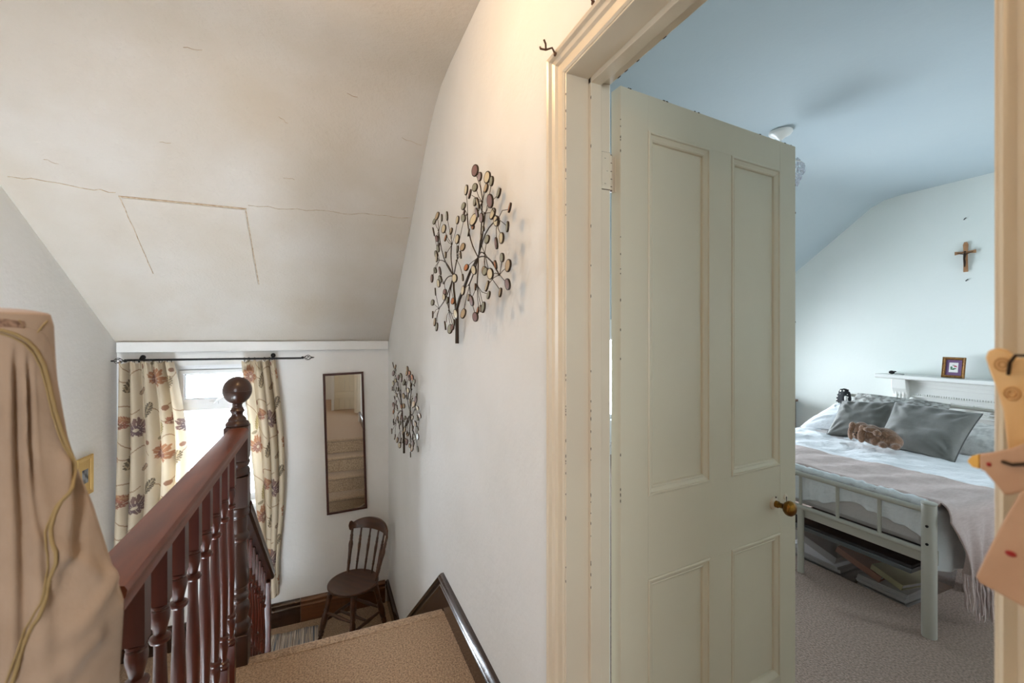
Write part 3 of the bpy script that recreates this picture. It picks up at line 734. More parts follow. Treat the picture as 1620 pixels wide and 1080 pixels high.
def curtain(label, xtop, xbot, ztop, zbot, y0, nf, cloth, amp, phase, lean=0.0, mid=None):
    nu, nv = 190, 460
    c = thing('curtain', ((xtop[0]+xtop[1])/2, y0, ztop), label, 'curtain', group=None)
    U, V = np.meshgrid(np.linspace(0, 1, nu), np.linspace(0, 1, nv))
    e = V**.6
    xa = xtop[0]+(xbot[0]-xtop[0])*V; xb_ = xtop[1]+(xbot[1]-xtop[1])*V
    if mid: xb_ = xb_+mid*np.sin(math.pi*np.clip(V*1.15, 0, 1)); 
    ph = 2*math.pi*nf*(U+.035*np.sin(5*U+phase)+.012*np.sin(V*4+phase))+phase
    heading = np.exp(-V*26)
    ampl = amp*(.75+.35*V)*(1+.3*np.sin(9*U+phase))
    Yc = y0 + ampl*np.sin(ph) + heading*.006*np.sin(U*150) + lean*V
    Xc = xa+(xb_-xa)*U + .35*ampl*np.cos(ph)*(.4+.6*V)
    Zc = ztop-(ztop-zbot)*V + .006*np.sin(U*31+phase)*(V < .004) - .010*V*np.sin(U*6)
    Zc = Zc + .008*np.abs(np.sin(U*math.pi*9))*np.exp(-V*60)
    b = MB(); P = np.stack([Xc, Yc, Zc], -1).reshape(-1, 3)
    fs = []
    for j in range(nv-1):
        for i in range(nu-1): fs.append((j*nu+i, j*nu+i+1, (j+1)*nu+i+1, (j+1)*nu+i))
    b.v = [tuple(p) for p in P.tolist()]; b.f = fs; b.m = [0]*len(fs)
    o = b.build('drape', M['curtain'], c, smooth=80, recalc=False)
    col = motif_col(U*cloth+phase, (1-V)*(ztop-zbot)).reshape(-1, 3)
    ca = o.data.color_attributes.new('Col', 'FLOAT_COLOR', 'POINT')
    ca.data.foreach_set('color', np.concatenate([col, np.ones((len(col), 1))], 1).astype(np.float32).ravel())
    # gathered heading tape
    b = MB()
    def tp(u, v):
        i = min(int(u*(nu-1)), nu-1); j = int(.022*nv)+int(v*8)
        p = P[j*nu+i]; return (p[0], p[1]+.006, p[2])
    b.grid(tp, 120, 4); b.build('heading_tape', M['wall'], c, smooth=80)
    return c
curtain('cream floral curtain drawn back in the corner left of the stair window', (-1.352, -1.028), (-1.385, -1.085), 1.148, -.76, YF-.09, 5.2, .64, .052, .4, mid=.11)
curtain('cream floral curtain hanging between the newel ball and the tall mirror', (-.575, -.345), (-.40, -.325), 1.140, -.76, YF-.09, 3.6, .50, .052, 2.1, mid=.055)
# rod, finials, rings, brackets
rod = thing('curtain_rod', (-.73, YF-.085, 1.167), 'black iron curtain rod with twisted cage finials above the stair window', 'curtain rod')
ry, rz = YF-.085, 1.163
b = MB(); b.tube([(-1.30, ry, rz+.004), (-.15, ry, rz-.004)], .008, 12); b.build('pole', M['black'], rod)
for x0, s in ((-1.30, -1), (-.15, 1)):
    b = MB(); b.lathe([(0, .010), (.012, .012), (.018, .007)], (x0, ry, rz), (s, 0, 0), 12)
    for k in range(5):
        pts = []
        for j in range(13):
            t = j/12; a = 2*math.pi*k/5+t*math.pi*.9; r_ = .021*math.sin(math.pi*t)
            pts.append((x0+s*(.018+.062*t), ry+r_*math.cos(a), rz+r_*math.sin(a)))
        b.tube(pts, .0022, 6)
    b.lathe([(0, .005), (.006, .006), (.02, .001)], (x0+s*.079, ry, rz), (s, 0, 0), 10)
    b.build('finial', M['black'], rod)
for x in (-1.23, -.365):
    b = MB(); b.tube([(x, YF-.002, rz+.02), (x, ry+.03, rz+.018), (x, ry+.012, rz+.004), (x, ry, rz-.012)], .0055, 8); b.lathe([(0, .018), (.004, .018), (.006, .012)], (x, YF-.001, rz+.02), (0, -1, 0), 16)
    b.build('bracket', M['black'], rod)
b = MB(); ring_pts = [(0, .0145*math.cos(a), .0145*math.sin(a)) for a in [2*math.pi*k/18 for k in range(18)]]
b.tube([(x, y, z) for x, y, z in ring_pts], .0022, 6, closed=True); b.tube([(0, 0, -.0145), (0, 0, -.026)], .0014, 5)
rg = b.build('ring', M['black'], rod, local=True); rg.location = (-1.26+.73, 0, -.010)
for x in (-1.20, -1.15, -1.10, -1.06, -1.035, -.56, -.53, -.49, -.42, -.385, -.35):
    c = rg.copy(); COL.objects.link(c); c.parent = rod; c.location = (x+.73, 0, -.010); c.rotation_euler = (0, 0, random.uniform(-.5, .5))

# ------------------------------------------------------------------ mirror
mr = thing('wall_mirror', (.196, YF, .408), 'tall narrow mirror in a thin dark red-brown frame above the chair', 'mirror')
ma = R(-1.55); MM = Matrix.Translation((0, 0, 0)) @ Matrix.Rotation(ma, 4, 'Y')
hw, hh = .167, .612
b = MB(); b.sweep([(-hw, 0, -hh), (-hw, 0, hh), (hw, 0, hh), (hw, 0, -hh)], (0, -1, 0), [(0, 0), (0, .018), (-.004, .022), (-.014, .022), (-.019, .016), (-.019, 0)], closed=True)
b.v = [tuple(MM @ Vector(p)) for p in b.v]; M['mframe'] = mat('mirror_frame_wood', (.24, .10, .07), .35, coat=.2)
b.build('mirror_frame', M['mframe'], mr, smooth=0, local=True)
b = MB(); b.box((-hw+.012, -.012, -hh+.012), (hw-.012, -.004, hh-.012), MM); b.build('mirror_glass', M['mirror'], mr, smooth=0, local=True)

# ------------------------------------------------------------------ small framed photo on the left wall
la = math.atan(.085)
pf = thing('framed_photo', (-1.421+.004, 3.735, .43), 'small pale gold frame holding a dark photo beside the left curtain', 'picture', rotz=-la)
b = MB(); b.sweep([(0, -.087, -.128), (0, -.087, .128), (0, .087, .128), (0, .087, -.128)], (1, 0, 0), [(0, 0), (0, .012), (-.004, .014), (-.026, .010), (-.028, 0)], closed=True)
b.build('frame', M['goldflat'], pf, smooth=0, local=True)
b = MB(); b.box((.001, -.085, -.126), (.008, .085, .126)); b.build('mount', M['goldflat'], pf, smooth=0, local=True)
M['photo'] = mat('monochrome_photo', (.16, .18, .21), .4, c2=(.55, .58, .62), nscale=22, ramp=(.42, .6))
b = MB(); b.box((.008, -.032, -.045), (.0095, .032, .045)); b.build('photo_print', M['photo'], pf, smooth=0, local=True)

# ------------------------------------------------------------------ wall sculptures
DISCS = "-0.345,0.629,22.8,p;-0.407,0.586,16.8,m;-0.453,0.57,21.8,c;-0.5,0.542,17.4,g;-0.239,0.591,21,c;-0.288,0.561,19.2,p;-0.325,0.575,16.5,g;-0.472,0.526,16.2,t;-0.509,0.473,24.2,p;-0.331,0.52,15.9,g;-0.195,0.541,16.4,g;-0.373,0.504,21.7,c;-0.359,0.474,18.4,m;-0.414,0.442,17.8,m;-0.49,0.438,21.3,c;-0.514,0.409,18.9,c;-0.316,0.459,26,c;-0.297,0.439,11.9,o;-0.586,0.476,17,g;-0.637,0.419,16.4,o;0.273,0.619,23.6,t;0.181,0.589,18.2,g;0.299,0.598,15.9,g;0.016,0.554,21.1,g;-0.093,0.512,18.6,c;-0.158,0.52,19.3,p;-0.176,0.5,16.6,g;0.352,0.56,23.5,p;0.085,0.514,21.8,c;0.03,0.493,17,t;0.219,0.497,16.9,p;0.264,0.468,21.4,p;0.062,0.468,16.6,o;0.286,0.435,19,g;0.273,0.417,25.2,c;0.178,0.441,18.1,g;0.07,0.394,15.8,t;-0.141,0.422,20.8,c;-0.165,0.387,18,t;-0.154,0.358,16.8,t;-0.071,0.396,16.1,g;-0.228,0.432,16.1,g;-0.453,0.395,9.8,g;-0.424,0.37,15.5,c;-0.484,0.353,16,g;-0.555,0.327,20,p;-0.589,0.337,19,c;-0.642,0.36,17.3,g;-0.577,0.279,15.7,g;-0.641,0.244,20.8,t;-0.635,0.189,19,p;-0.521,0.265,15.7,o;-0.504,0.237,20.1,c;-0.453,0.251,15.3,g;-0.411,0.261,15.6,t;-0.305,0.277,19,c;-0.235,0.295,14.8,o;-0.076,0.273,20.1,c;-0.172,0.265,15.3,t;0.178,0.338,21.2,p;0.212,0.304,19,g;0.234,0.286,21.7,c;0.317,0.318,21.8,p;0.293,0.356,15.9,g;-0.487,0.198,20.3,c;-0.334,0.211,14,o;-0.174,0.213,20.4,c;0.142,0.235,16.4,p;0.113,0.21,16.2,c;0.266,0.248,20.4,t;0.299,0.197,16.6,g;0.041,0.19,17,g;-0.061,0.179,15.7,o;0.313,0.138,19.2,p;0.334,0.102,22.6,t;0.249,0.076,22.5,g;0.119,0.08,22.1,t;-0.081,0.125,21.4,c;-0.061,0.088,16.2,g;0.033,0.063,22.6,g;-0.012,0.07,15.2,p;-0.222,0.119,21.2,t;-0.228,0.181,14.9,t;-0.305,0.163,21.4,p;-0.331,0.126,15.2,o;-0.366,0.101,18.4,p;-0.384,0.13,13.6,t;-0.424,0.132,21.1,g;-0.442,0.173,15.4,g;-0.57,0.17,16.2,t"
HUBS = [(-0.208, 0.506), (-0.382, 0.508), (-0.529, 0.411), (-0.412, 0.46), (0.25, 0.545), (0.014, 0.433), (0.241, 0.398), (0.027, 0.297), (-0.305, 0.324), (-0.404, 0.322), (-0.544, 0.23), (-0.232, 0.229), (-0.327, 0.217), (0.147, 0.276), (-0.063, 0.35), (0.243, 0.165), (0.058, 0.146)]
dcol = {'p': mat('plum_shell', (.58, .44, .41), .35, c2=(.36, .25, .26), nscale=60), 'm': mat('mauve_shell', (.68, .60, .60), .35, c2=(.46, .38, .40), nscale=60),
        'c': mat('cream_shell', (.90, .86, .74), .32, c2=(.72, .66, .54), nscale=60), 'g': mat('grey_green_shell', (.66, .66, .57), .35, c2=(.40, .41, .37), nscale=60),
        't': mat('tan_shell', (.78, .69, .55), .35, c2=(.56, .47, .36), nscale=60), 'o': mat('orange_shell', (.78, .50, .28), .35, c2=(.62, .36, .20), nscale=60)}
def unit_disc(c):
    b = MB()
    # unit radius, faces -x; dark rim tube and a slightly domed shell face
    b.lathe([(-.16, .90), (-.14, 1.0), (.06, 1.04), (.20, 1.0), (.21, .88), (.19, .85)], (0, 0, 0), (-1, 0, 0), 20, mi=0)
    b.lathe([(.10, .86), (.195, .85), (.22, .6), (.23, .05)], (0, 0, 0), (-1, 0, 0), 20, mi=1)
    return b
disc_mesh = {}
def sculpture(oy, oz, label, seed, jitter, perm):
    rnd = random.Random(seed)
    t = thing('metal_tree_sculpture', (XW, oy, oz), label, 'wall art', group=None)
    rel = lambda y, z, x: Vector((-x, y, z))
    ml, mrr = (-.011 + .0, .0), None
    hubL, hubR = (0.027, 0.297), (-0.305, 0.324)
    subs = [h for h in HUBS if h not in (hubL, hubR)]
    xo = .030
    b = MB()
    b.tube([rel(0, 0, .022), rel(.0, .06, .022), rel(-.004, .15, .024)], [.008, .0078, .0075], 10)
    b.tube([rel(-.004, .15, .024), rel(-.05, .19, .026), rel(-.13, .235, .028), rel(-.22, .29, .03), rel(hubR[0], hubR[1], xo)], [.0072, .0065, .006, .005, .004], 8)
    b.tube([rel(-.002, .10, .024), rel(.01, .17, .026), rel(.03, .24, .028), rel(hubL[0], hubL[1], xo)], [.006, .005, .0045, .004], 8)
    b.build('trunk', M['bronze'], t, local=True)
    for h in subs:
        main = hubL if abs(h[0]-hubL[0])+.4*abs(h[1]-hubL[1]) < abs(h[0]-hubR[0])+.4*abs(h[1]-hubR[1]) else hubR
        a = Vector((main[0], main[1])); c = Vector((h[0]+rnd.uniform(-1, 1)*jitter, h[1]+rnd.uniform(-1, 1)*jitter)); d = c-a; pn = Vector((-d.y, d.x))*.10*rnd.choice((-1, 1))
        b = MB(); pts = []
        for k in range(7):
            s_ = k/6; q2 = a+d*s_+pn*math.sin(math.pi*s_); pts.append(rel(q2.x, q2.y, xo+.012*math.sin(math.pi*s_*.5)))
        b.tube(pts, .0024, 6); b.sphere(pts[-1], .0042, 8, 6); b.build('branch', M['bronze'], t, local=True)
    for i, ds in enumerate(DISCS.split(';')):
        y, z, r_, c = ds.split(','); y = float(y)+rnd.uniform(-1, 1)*jitter; z = float(z)+rnd.uniform(-1, 1)*jitter; r_ = float(r_)/1000*.93
        if perm: c = rnd.choice('pmccggtto')
        best = sorted(HUBS, key=lambda h: (h[0]-y)**2+(h[1]-z)**2)[:2]
        h = best[0] if rnd.random() < .8 else best[1]
        xd = .050+rnd.uniform(-.012, .012)
        b = MB(); p0 = rel(h[0], h[1], xo+.010 if h not in (hubL, hubR) else xo); d = Vector((y-h[0], z-h[1])); L = max(d.length, 1e-4)
        e = Vector((y, z))-d/L*min(r_*.95, L*.6)
        mpt = Vector(((h[0]+e.x)/2, (h[1]+e.y)/2))+Vector((-d.y, d.x))*rnd.uniform(-.12, .12)
        b.tube([p0, rel(mpt.x, mpt.y, (xo+xd)/2+.006), rel(e.x, e.y, xd-.002)], .0012, 5)
        b.build('stalk', M['bronze'], t, local=True)
        if c not in disc_mesh:
            o = unit_disc(c).build('shell_disc', [M['bronze'], dcol[c]], t, local=True); disc_mesh[c] = o.data
        else:
            o = bpy.data.objects.new('shell_disc', disc_mesh[c]); COL.objects.link(o); o.parent = t
        o.location = (-xd, y, z); o.scale = (.017, r_, r_)
        o.rotation_euler = (0, rnd.uniform(-.25, .25), rnd.uniform(-.25, .32))
    return t
sculpture(1.855, 1.314, 'nearer and larger-looking bronze wire tree with shell discs, close to the doorway', 1, 0.0, False)
sculpture(3.191, .509, 'farther bronze wire tree with shell discs, low on the wall near the mirror', 2, .022, True)

# ------------------------------------------------------------------ chair on the half landing
ch = thing('spindle_back_chair', (.238, 3.765, HL), 'dark wooden spindle-back chair with round seat in the half-landing corner', 'chair', rotz=math.atan2(-.65, -.76)+R(90))
# local frame: chair faces -y
b = MB(); SHt = .45
pr = [(SHt-.034, .150), (SHt-.028, .185), (SHt-.014, .203), (SHt-.004, .203), (SHt, .197), (SHt-.002, .185), (SHt-.008, .12), (SHt-.010, .01)]
b.lathe(pr, (0, 0, 0), seg=40); b.v = [(x*.97, y*.96, z) for x, y, z in b.v]
b.build('seat', M['chair'], ch, smooth=40, local=True)
LEGP = [(t_, r_*1.2) for t_, r_ in [(0, .014), (.05, .015), (.10, .013), (.14, .010), (.16, .016), (.18, .017), (.20, .013), (.22, .017), (.24, .017), (.26, .013), (.30, .018), (.42, .021), (.54, .018), (.58, .014), (.60, .018), (.62, .018), (.64, .014), (.70, .015), (.85, .017), (1, .015)]]
feet = {}
for sx in (-1, 1):
    for sy, sp in ((-1, .185), (1, .185)):
        top = Vector((sx*.115, sy*.115, SHt-.03)); ft = Vector((sx*.178, sy*sp, 0)); feet[(sx, sy)] = (top, ft)
        b = MB(); b.turned(ft, top, LEGP, 14); b.build('leg', M['chair'], ch, local=True)
def at_leg(k, z): a, f = feet[k]; return f+(a-f)*(z/(SHt-.03))
SPR = [(0, .009), (.3, .011), (.5, .0155), (.7, .011), (1, .009)]
for (k1, k2, z) in (((-1, -1), (1, -1), .24), ((-1, 1), (1, 1), .19), ((-1, -1), (-1, 1), .17), ((1, -1), (1, 1), .17)):
    b = MB(); b.turned(at_leg(k1, z), at_leg(k2, z), SPR, 10); b.build('stretcher', M['chair'], ch, local=True)
b = MB(); a = (at_leg((-1, -1), .17)+at_leg((-1, 1), .17))/2; c = (at_leg((1, -1), .17)+at_leg((1, 1), .17))/2; b.turned(a, c, SPR, 10); b.build('stretcher', M['chair'], ch, local=True)
# crest rail: bent board with rounded scroll ends
def crest(t, side, top):
    a = t*R(66); rr = .245
    x = rr*math.sin(a)*.95; y = .075+rr*math.cos(a)*.62
    zb = .775-.012*t*t
    s_ = abs(t)
    if s_ > .80: q_ = (s_-.80)/.20; zt = .800+.034*math.sqrt(max(0, 1-(2*q_-1)**2))*1.0+(.0 if q_ < .5 else 0)
    else: zt = .822+.050*math.cos(s_/.80*math.pi/2)**.8
    if s_ > .80:
        q_ = (s_-.80)/.20; zb = .790-.034*math.sqrt(max(0, 1-(2*q_-1)**2))+(.0)
    z = zt if top else zb
    d = .0095*side; nx, ny = math.sin(a)*.65, math.cos(a)
    tilt = (z-.45)*.05
    return Vector((x+nx*d, y+ny*d+tilt, z))
b = MB(); N = 61; vs = []
for i in range(N):
    t = -1+2*i/(N-1); vs += [crest(t, -1, False), crest(t, -1, True), crest(t, 1, True), crest(t, 1, False)]
fs = []
for i in range(N-1):
    for k in range(4): fs.append((i*4+k, i*4+(k+1) % 4, (i+1)*4+(k+1) % 4, (i+1)*4+k))
fs += [(0, 1, 2, 3), tuple((N-1)*4+k for k in (3, 2, 1, 0))]
b.add(vs, fs); b.build('crest_rail', M['chair'], ch, smooth=40, bevel=.003, local=True)
SPO = [(0, .011), (.12, .0115), (.20, .012), (.22, .015), (.24, .0125), (.26, .0155), (.28, .0125), (.30, .015), (.32, .012), (.36, .0135), (.50, .0145), (.64, .0185), (.70, .015), (.74, .011), (.77, .014), (.80, .0115), (.84, .014), (.87, .010), (1, .010)]
SPI = [(0, .0075), (.10, .0080), (.20, .008), (.22, .0105), (.25, .0085), (.28, .0105), (.31, .0085), (.45, .010), (.60, .0125), (.68, .0095), (.72, .0115), (.75, .0085), (.79, .0105), (.83, .0075), (1, .0075)]
for k in range(6):
    t = -1+2*k/5; tt = t*.84
    a = t*R(68); p0 = Vector((.165*math.sin(a), .04+.125*math.cos(a), SHt-.012)); p1 = (crest(tt, 0, False)); p1.z += .008
    b = MB(); b.turned(p0, p1, SPO if k in (0, 5) else SPI, 12); b.build('back_spindle', M['chair'], ch, local=True)

# striped rag rug
b = MB()
b.grid(lambda u, v: (-.62+.60*u, 3.50+.52*v+.006*math.sin(u*17), HL+.009+.0015*math.sin(u*220)), 160, 12)
M['rug'] = stripes('rag_rug_stripes', [(.48, .47, .47), (.72, .66, .58), (.40, .42, .46), (.66, .60, .54), (.82, .78, .72), (.52, .45, .40), (.60, .60, .60)], 62)
tag(b.build('rag_rug', M['rug'], smooth=60, solid=.010), 'grey and cream striped rag rug on the half-landing carpet', 'rug')

# ------------------------------------------------------------------ bed
BX0, BX1, BY0, BY1 = 2.50, 4.60, 1.068, 2.60
bed = thing('bed', ((BX0+BX1)/2, (BY0+BY1)/2, 0), 'pale grey tubular metal double bed standing in the bedroom', 'bed')
for x, y, h in ((BX0, BY0, .592), (BX0, BY1, .592), (BX1, BY0, .80), (BX1, BY1, .80)):
    b = MB(); b.lathe([(0, .026), (.004, .0275), (h-.006, .0275), (h, .0255)], (x, y, 0), seg=24); o = b.build('post', M['metal_grey'], bed, smooth=40)
    b = MB(); b.lathe([(h-.001, .0275), (h+.006, .029), (h+.010, .024), (h+.011, .004)], (x, y, 0), seg=24); b.build('post_cap', M['metal_grey'], o, smooth=40)
    b = MB()
    for z in (.42, .50): b.lathe([(0, .006), (.004, .006), (.005, .003)], (x-.0265, y-.004, z-.14*(h > .7)), (-1, 0, 0), 8)
    b.build('bolt', M['black'], o)
for x, zt, zb in ((BX0, .562, .377), (BX1, .785, .60)):
    for z, r_ in ((zt, .0135), (zb, .0125)):
        b = MB(); b.tube([(x, BY0+.02, z), (x, BY1-.02, z)], r_, 12); b.build('cross_rail', M['metal_grey'], bed)
    for y in () if x > 3 else (1.26, 1.45, 1.645, 1.84, 2.03, 2.22, 2.41):
        b = MB(); b.tube([(x, y, zb), (x, y, zt)], .0085, 10); b.build('upright', M['metal_grey'], bed)
b = MB(); b.lathe([(0, .017), (.37, .017)], (BX0+.012, 1.652, 0), seg=16); b.build('centre_leg', M['metal_grey'], bed)
for y in (BY0+.01, BY1-.01):
    b = MB(); b.box((BX0+.02, y-.012, .30), (BX1-.02, y+.012, .372)); b.build('side_rail', M['metal_grey'], bed, smooth=0, bevel=.004)
b = MB(); b.box((BX0+.018, BY0+.03, .315), (BX0+.045, BY1-.03, .368)); b.build('end_bar', M['metal_grey'], bed, smooth=0, bevel=.004)
for i in range(14):
    b = MB(); x = BX0+.15+i*.145; b.box((x, BY0+.025, .352), (x+.06, BY1-.025, .366)); b.build('slat', M['crosswood'], bed, smooth=0)
mt = tag(MB().box((BX0+.05, BY0+.03, .368), (BX1-.05, BY1-.03, .535)).build('mattress', M['duvet_mat'], smooth=0, bevel=.03), 'greyish mattress on the metal bed frame, seen between the foot rails', 'mattress')

from mathutils import noise
def nz(x, y, z=0, s=1): return noise.noise(Vector((x*s, y*s, z*s)))
def wr(x, y, k=1): return k*(nz(x, y, 0, 4)*.012+nz(x, y, 3, 11)*.006+nz(x, y, 7, 26)*.0022)
# duvet: top sheet, rolled edges, side and end overhang
def duvet_f(u, v):
    # u along the bed (foot -> head), v across (near -> far)
    X_ = BX0+.034+u*(BX1-.06-BX0-.034); top = .558-.03*u+.025*math.exp(-((u-.0)/.05)**2)
    w0, w1 = BY0+.005, BY1-.005
    drop = .27
    L = (w1-w0)+2*drop; s_ = v*L-drop
    if s_ < 0:
        q = -s_; y = w0-.018-.012*math.sin(X_*19)*min(1, q/.1)-.010*math.sin(X_*41+1)*min(1, q/.15); z = top-.02-q+.012*math.sin(X_*7)*min(1, q/.2)
    elif s_ > w1-w0:
        q = s_-(w1-w0); y = w1+.018+.012*math.sin(X_*17)*min(1, q/.1); z = top-.02-q
    else:
        y = w0+s_; e = min(s_, w1-w0-s_); z = top-.02*math.exp(-(e/.03)**2); z += 1.5*wr(X_, y)*min(1, e/.05)
        if y < w0+.03: y -= .018*(1-(y-w0)/.03)
    return (X_, y, z)
dv = thing('duvet', (3.5, 1.8, .5), 'crinkled white duvet spread over the whole bed', 'duvet')
b = MB(); b.grid(duvet_f, 130, 150); b.build('duvet_top', M['duvet'], dv, smooth=80, solid=.006)
def over_f(u, v):
    y = BY0+.03+u*(BY1-BY0-.06); k = (y-1.068)/.192
    sc = .455+.06*nz(y*3.1, 2, 0, 2.2)-.035*math.sin(k*2.3+.6)+.012*nz(y*20, 5, 0, 1)
    z = .570+(sc-.570)*v
    x = BX0+.038-.006*math.sin(v*math.pi)+.006*math.sin(y*58+v*3)*v+.004*math.sin(y*113)*v-.004*v
    return (x+.004, y, z)
b = MB(); b.grid(over_f, 260, 24); b.build('duvet_overhang', M['duvet'], dv, smooth=80, solid=.003)
b = MB(); b.grid(lambda u, v: (2.66+.07*u+.01*v, BY0-.052-.002*math.sin(u*3), .50-.06*v-.035*u), 6, 6); b.build('care_label', M['paper'], dv, smooth=80)

# pink throw over the foot of the bed, hanging at the near side
th = thing('throw_blanket', (2.75, 1.4, .57), 'dusty pink throw with fringed end across the foot of the bed', 'blanket')
def top_z(x, y): return .558-.03*((x-BX0-.034)/2.0)+.025*math.exp(-(((x-BX0-.034)/2.0)/.05)**2)
def hang_xy(u, v):
    xl = 2.515+.13*v**.8; xr = 3.13-.20*v**.7
    x = xl+(xr-xl)*u
    y = BY0-.068-.016*math.sin(u*21+v*2)*(.1+v)-.006*math.sin(u*47)*v-.010*math.sin(v*math.pi)
    z = .530-.245*v-.05*v*math.sin(u*2.6)
    return x, y, z
def throw_f(u, v):
    # v: 0 far side of the bed .. .72 near top edge .. .8 round the edge .. 1 hanging hem
    if v < .72:
        t = v/.72; y = BY1-.02+(BY0-.02-BY1+.02)*t
        xl = BX0+.052-.007*t**6; xr = 3.10+.02*math.sin(t*9)+.03*t
        x = xl+(xr-xl)*u
        return (x, y, top_z(x, y)+.017-.022*max(0, 1-u/.04)+wr(x+9, y, .8)+.003*math.sin(y*30+x*8))
    x1, y1, z1 = hang_xy(u, 0)
    if v < .80:
        t = (v-.72)/.08; a = t*math.pi/2
        x0 = 2.545+(3.13-2.545)*u; z0 = top_z(x0, 0)+.017
        return (x0+(x1-x0)*t, BY0-.02-.048*math.sin(a), z1+(z0-z1)*math.cos(a))
    return hang_xy(u, (v-.80)/.20)
b = MB(); b.grid(throw_f, 90, 260); b.build('blanket', M['throw'], th, smooth=80, solid=.006)
b = MB(); random.seed(21)
for i in range(46):
    u = i/45; x, y, z = hang_xy(u, 1.0); L = .15+.03*math.sin(u*4)+random.uniform(-.02, .02)
    if .35 < u < .62: L += .03
    pts = [(x+random.uniform(-.002, .002)+.004*math.sin(k*.9+i), y+random.uniform(-.003, .003)-.002*k, z+.008-L*k/5) for k in range(6)]
    b.tube(pts, [.0036, .0038, .0036, .0034, .0036, .0028], 6)
b.build('fringe', M['throw'], th, smooth=60)
b = MB(); random.seed(4)
b.tube([(BX0+.046+random.uniform(-.006, .006), BY0+.03+(BY1-BY0-.05)*k/90, .578+random.uniform(-.004, .004)) for k in range(91)], [random.uniform(.019, .026) for k in range(91)], 8)
b.build('fleece_edge', M['duvet'], dv, smooth=60)

# cushions and pillows
def pillow(name, c4, thick, m, label, cat, seed=0, ear=.05, n=44, wrinkle=.009, seam=None, group=None):
    BL, BR, TR, TL = [Vector(p) for p in c4]
    ctr = (BL+BR+TR+TL)/4; nrm = (BR-BL).cross(TL-BL).normalized()
    root = thing(name, tuple(ctr), label, cat, group=group)
    b = MB()
    def P(s_, t_, side):
        u, v = s_*2-1, t_*2-1
        k = 1-ear*(1-v*v)*abs(u)**3; k2 = 1-ear*(1-u*u)*abs(v)**3
        uu, vv = (u*k+1)/2, (v*k2+1)/2
        p = (BL*(1-uu)+BR*uu)*(1-vv)+(TL*(1-uu)+TR*uu)*vv
        h = thick*(max(0, 1-u**4)*max(0, 1-v**4))**.55*(.75+.25*(1-v)*.5)
        cr = 0
        e = max(abs(u), abs(v))
        # gathers radiating from the corners and along the top seam
        for cx, cy in ((-1, 1), (1, 1), (-1, -1), (1, -1)):
            a = math.atan2(v-cy, u-cx); d = math.hypot(u-cx, v-cy)
            cr += .55*math.sin(a*13+seed+cx)*math.exp(-((d-.5)/.38)**2)
        cr += .8*math.sin(u*13+seed+.8*math.sin(v*3))*math.exp(-((v-.78)/.22)**2)
        cr += 1.2*nz(u*1.3+seed, v*2.6, side, 1.5)
        return p + nrm*side*(h+wrinkle*cr*min(1, (1-e)*5))
    for side in (1, -1): b.grid(lambda s_, t_: P(s_, t_, side), n, n)
    b.build('cover', m, root, smooth=80)
    if seam:
        b = MB(); pts = []
        for k in range(4*16):
            q, f = divmod(k, 16); f /= 16
            s_, t_ = [(f, 0), (1, f), (1-f, 1), (0, 1-f)][q]; pts.append(P(s_, t_, 1)*.5+P(s_, t_, -1)*.5)
        b.tube(pts, .0035, 8, closed=True); b.build('piped_edge', seam, root, smooth=80)
    return root
M['cushion_edge'] = mat('cushion_piping', (.36, .36, .35), .8)
# order of corners: lower-left, lower-right, upper-right, upper-left as the camera sees them
pillow('cushion', [(3.74, 1.90, .555), (3.70, 1.455, .535), (4.00, 1.43, .830), (4.03, 1.93, .842)], .070, M['cushion'], 'larger grey velvet cushion leaning in front, beside the plush toy', 'cushion', 1.3, seam=M['cushion_edge'])
pillow('cushion', [(3.80, 2.29, .535), (3.90, 1.95, .555), (4.08, 1.935, .832), (4.00, 2.285, .800)], .065, M['cushion'], 'grey velvet cushion at the far side, partly behind its pair', 'cushion', 4.1, seam=M['cushion_edge'])
pillow('pillow', [(4.18, 2.46, .58), (4.16, 1.72, .58), (4.43, 1.76, .82), (4.43, 2.40, .83)], .07, M['greypillow'], 'grey mottled pillow lying behind the two velvet cushions', 'pillow', 2.2, ear=.02)
pillow('pillow', [(4.00, 1.66, .555), (3.98, 1.12, .545), (4.34, 1.10, .70), (4.36, 1.66, .70)], .075, M['palegrey'], 'pale crumpled pillow nearest the jamb on the bed', 'pillow', 3.3, ear=.02)
pillow('pillow', [(3.92, 2.585, .535), (4.08, 2.06, .56), (4.44, 2.10, .72), (4.42, 2.585, .70)], .07, M['duvet'], 'white pillow at the far left edge of the bed', 'pillow', 5.0, ear=.02)

# plush toy: curled body with floppy ears
toy = thing('plush_toy', (3.60, 1.84, .565), 'brown floppy-eared plush animal curled up against the cushions', 'soft toy')
def blob(name, parts, vox=.006, m=None, parent=toy):
    b = MB()
    for c, r_, rot in parts: b.sphere(c, r_, 20, 14, M=Matrix.Rotation(rot, 3, 'Z') if rot else None)
    o = b.build(name, m or M['plush'], parent, smooth=80)
    md = o.modifiers.new('remesh', 'REMESH'); md.mode = 'VOXEL'; md.voxel_size = vox; md.use_smooth_shade = True
    md = o.modifiers.new('smooth', 'SMOOTH'); md.iterations = 6; md.factor = .6
    return o
zb = .575
blob('plush_body', [((3.615, 1.79, zb+.060), (.065, .085, .068), 0), ((3.605, 1.735, zb+.045), (.055, .055, .052), 0), ((3.60, 1.86, zb+.068), (.058, .065, .070), 0),
                    ((3.600, 1.925, zb+.078), (.058, .055, .068), 0), ((3.565, 1.930, zb+.055), (.038, .036, .036), 0), ((3.560, 1.70, zb+.022), (.036, .028, .024), .3), ((3.545, 1.765, zb+.020), (.036, .028, .022), .2), ((3.56, 1.82, zb+.03), (.032, .030, .030), 0)])
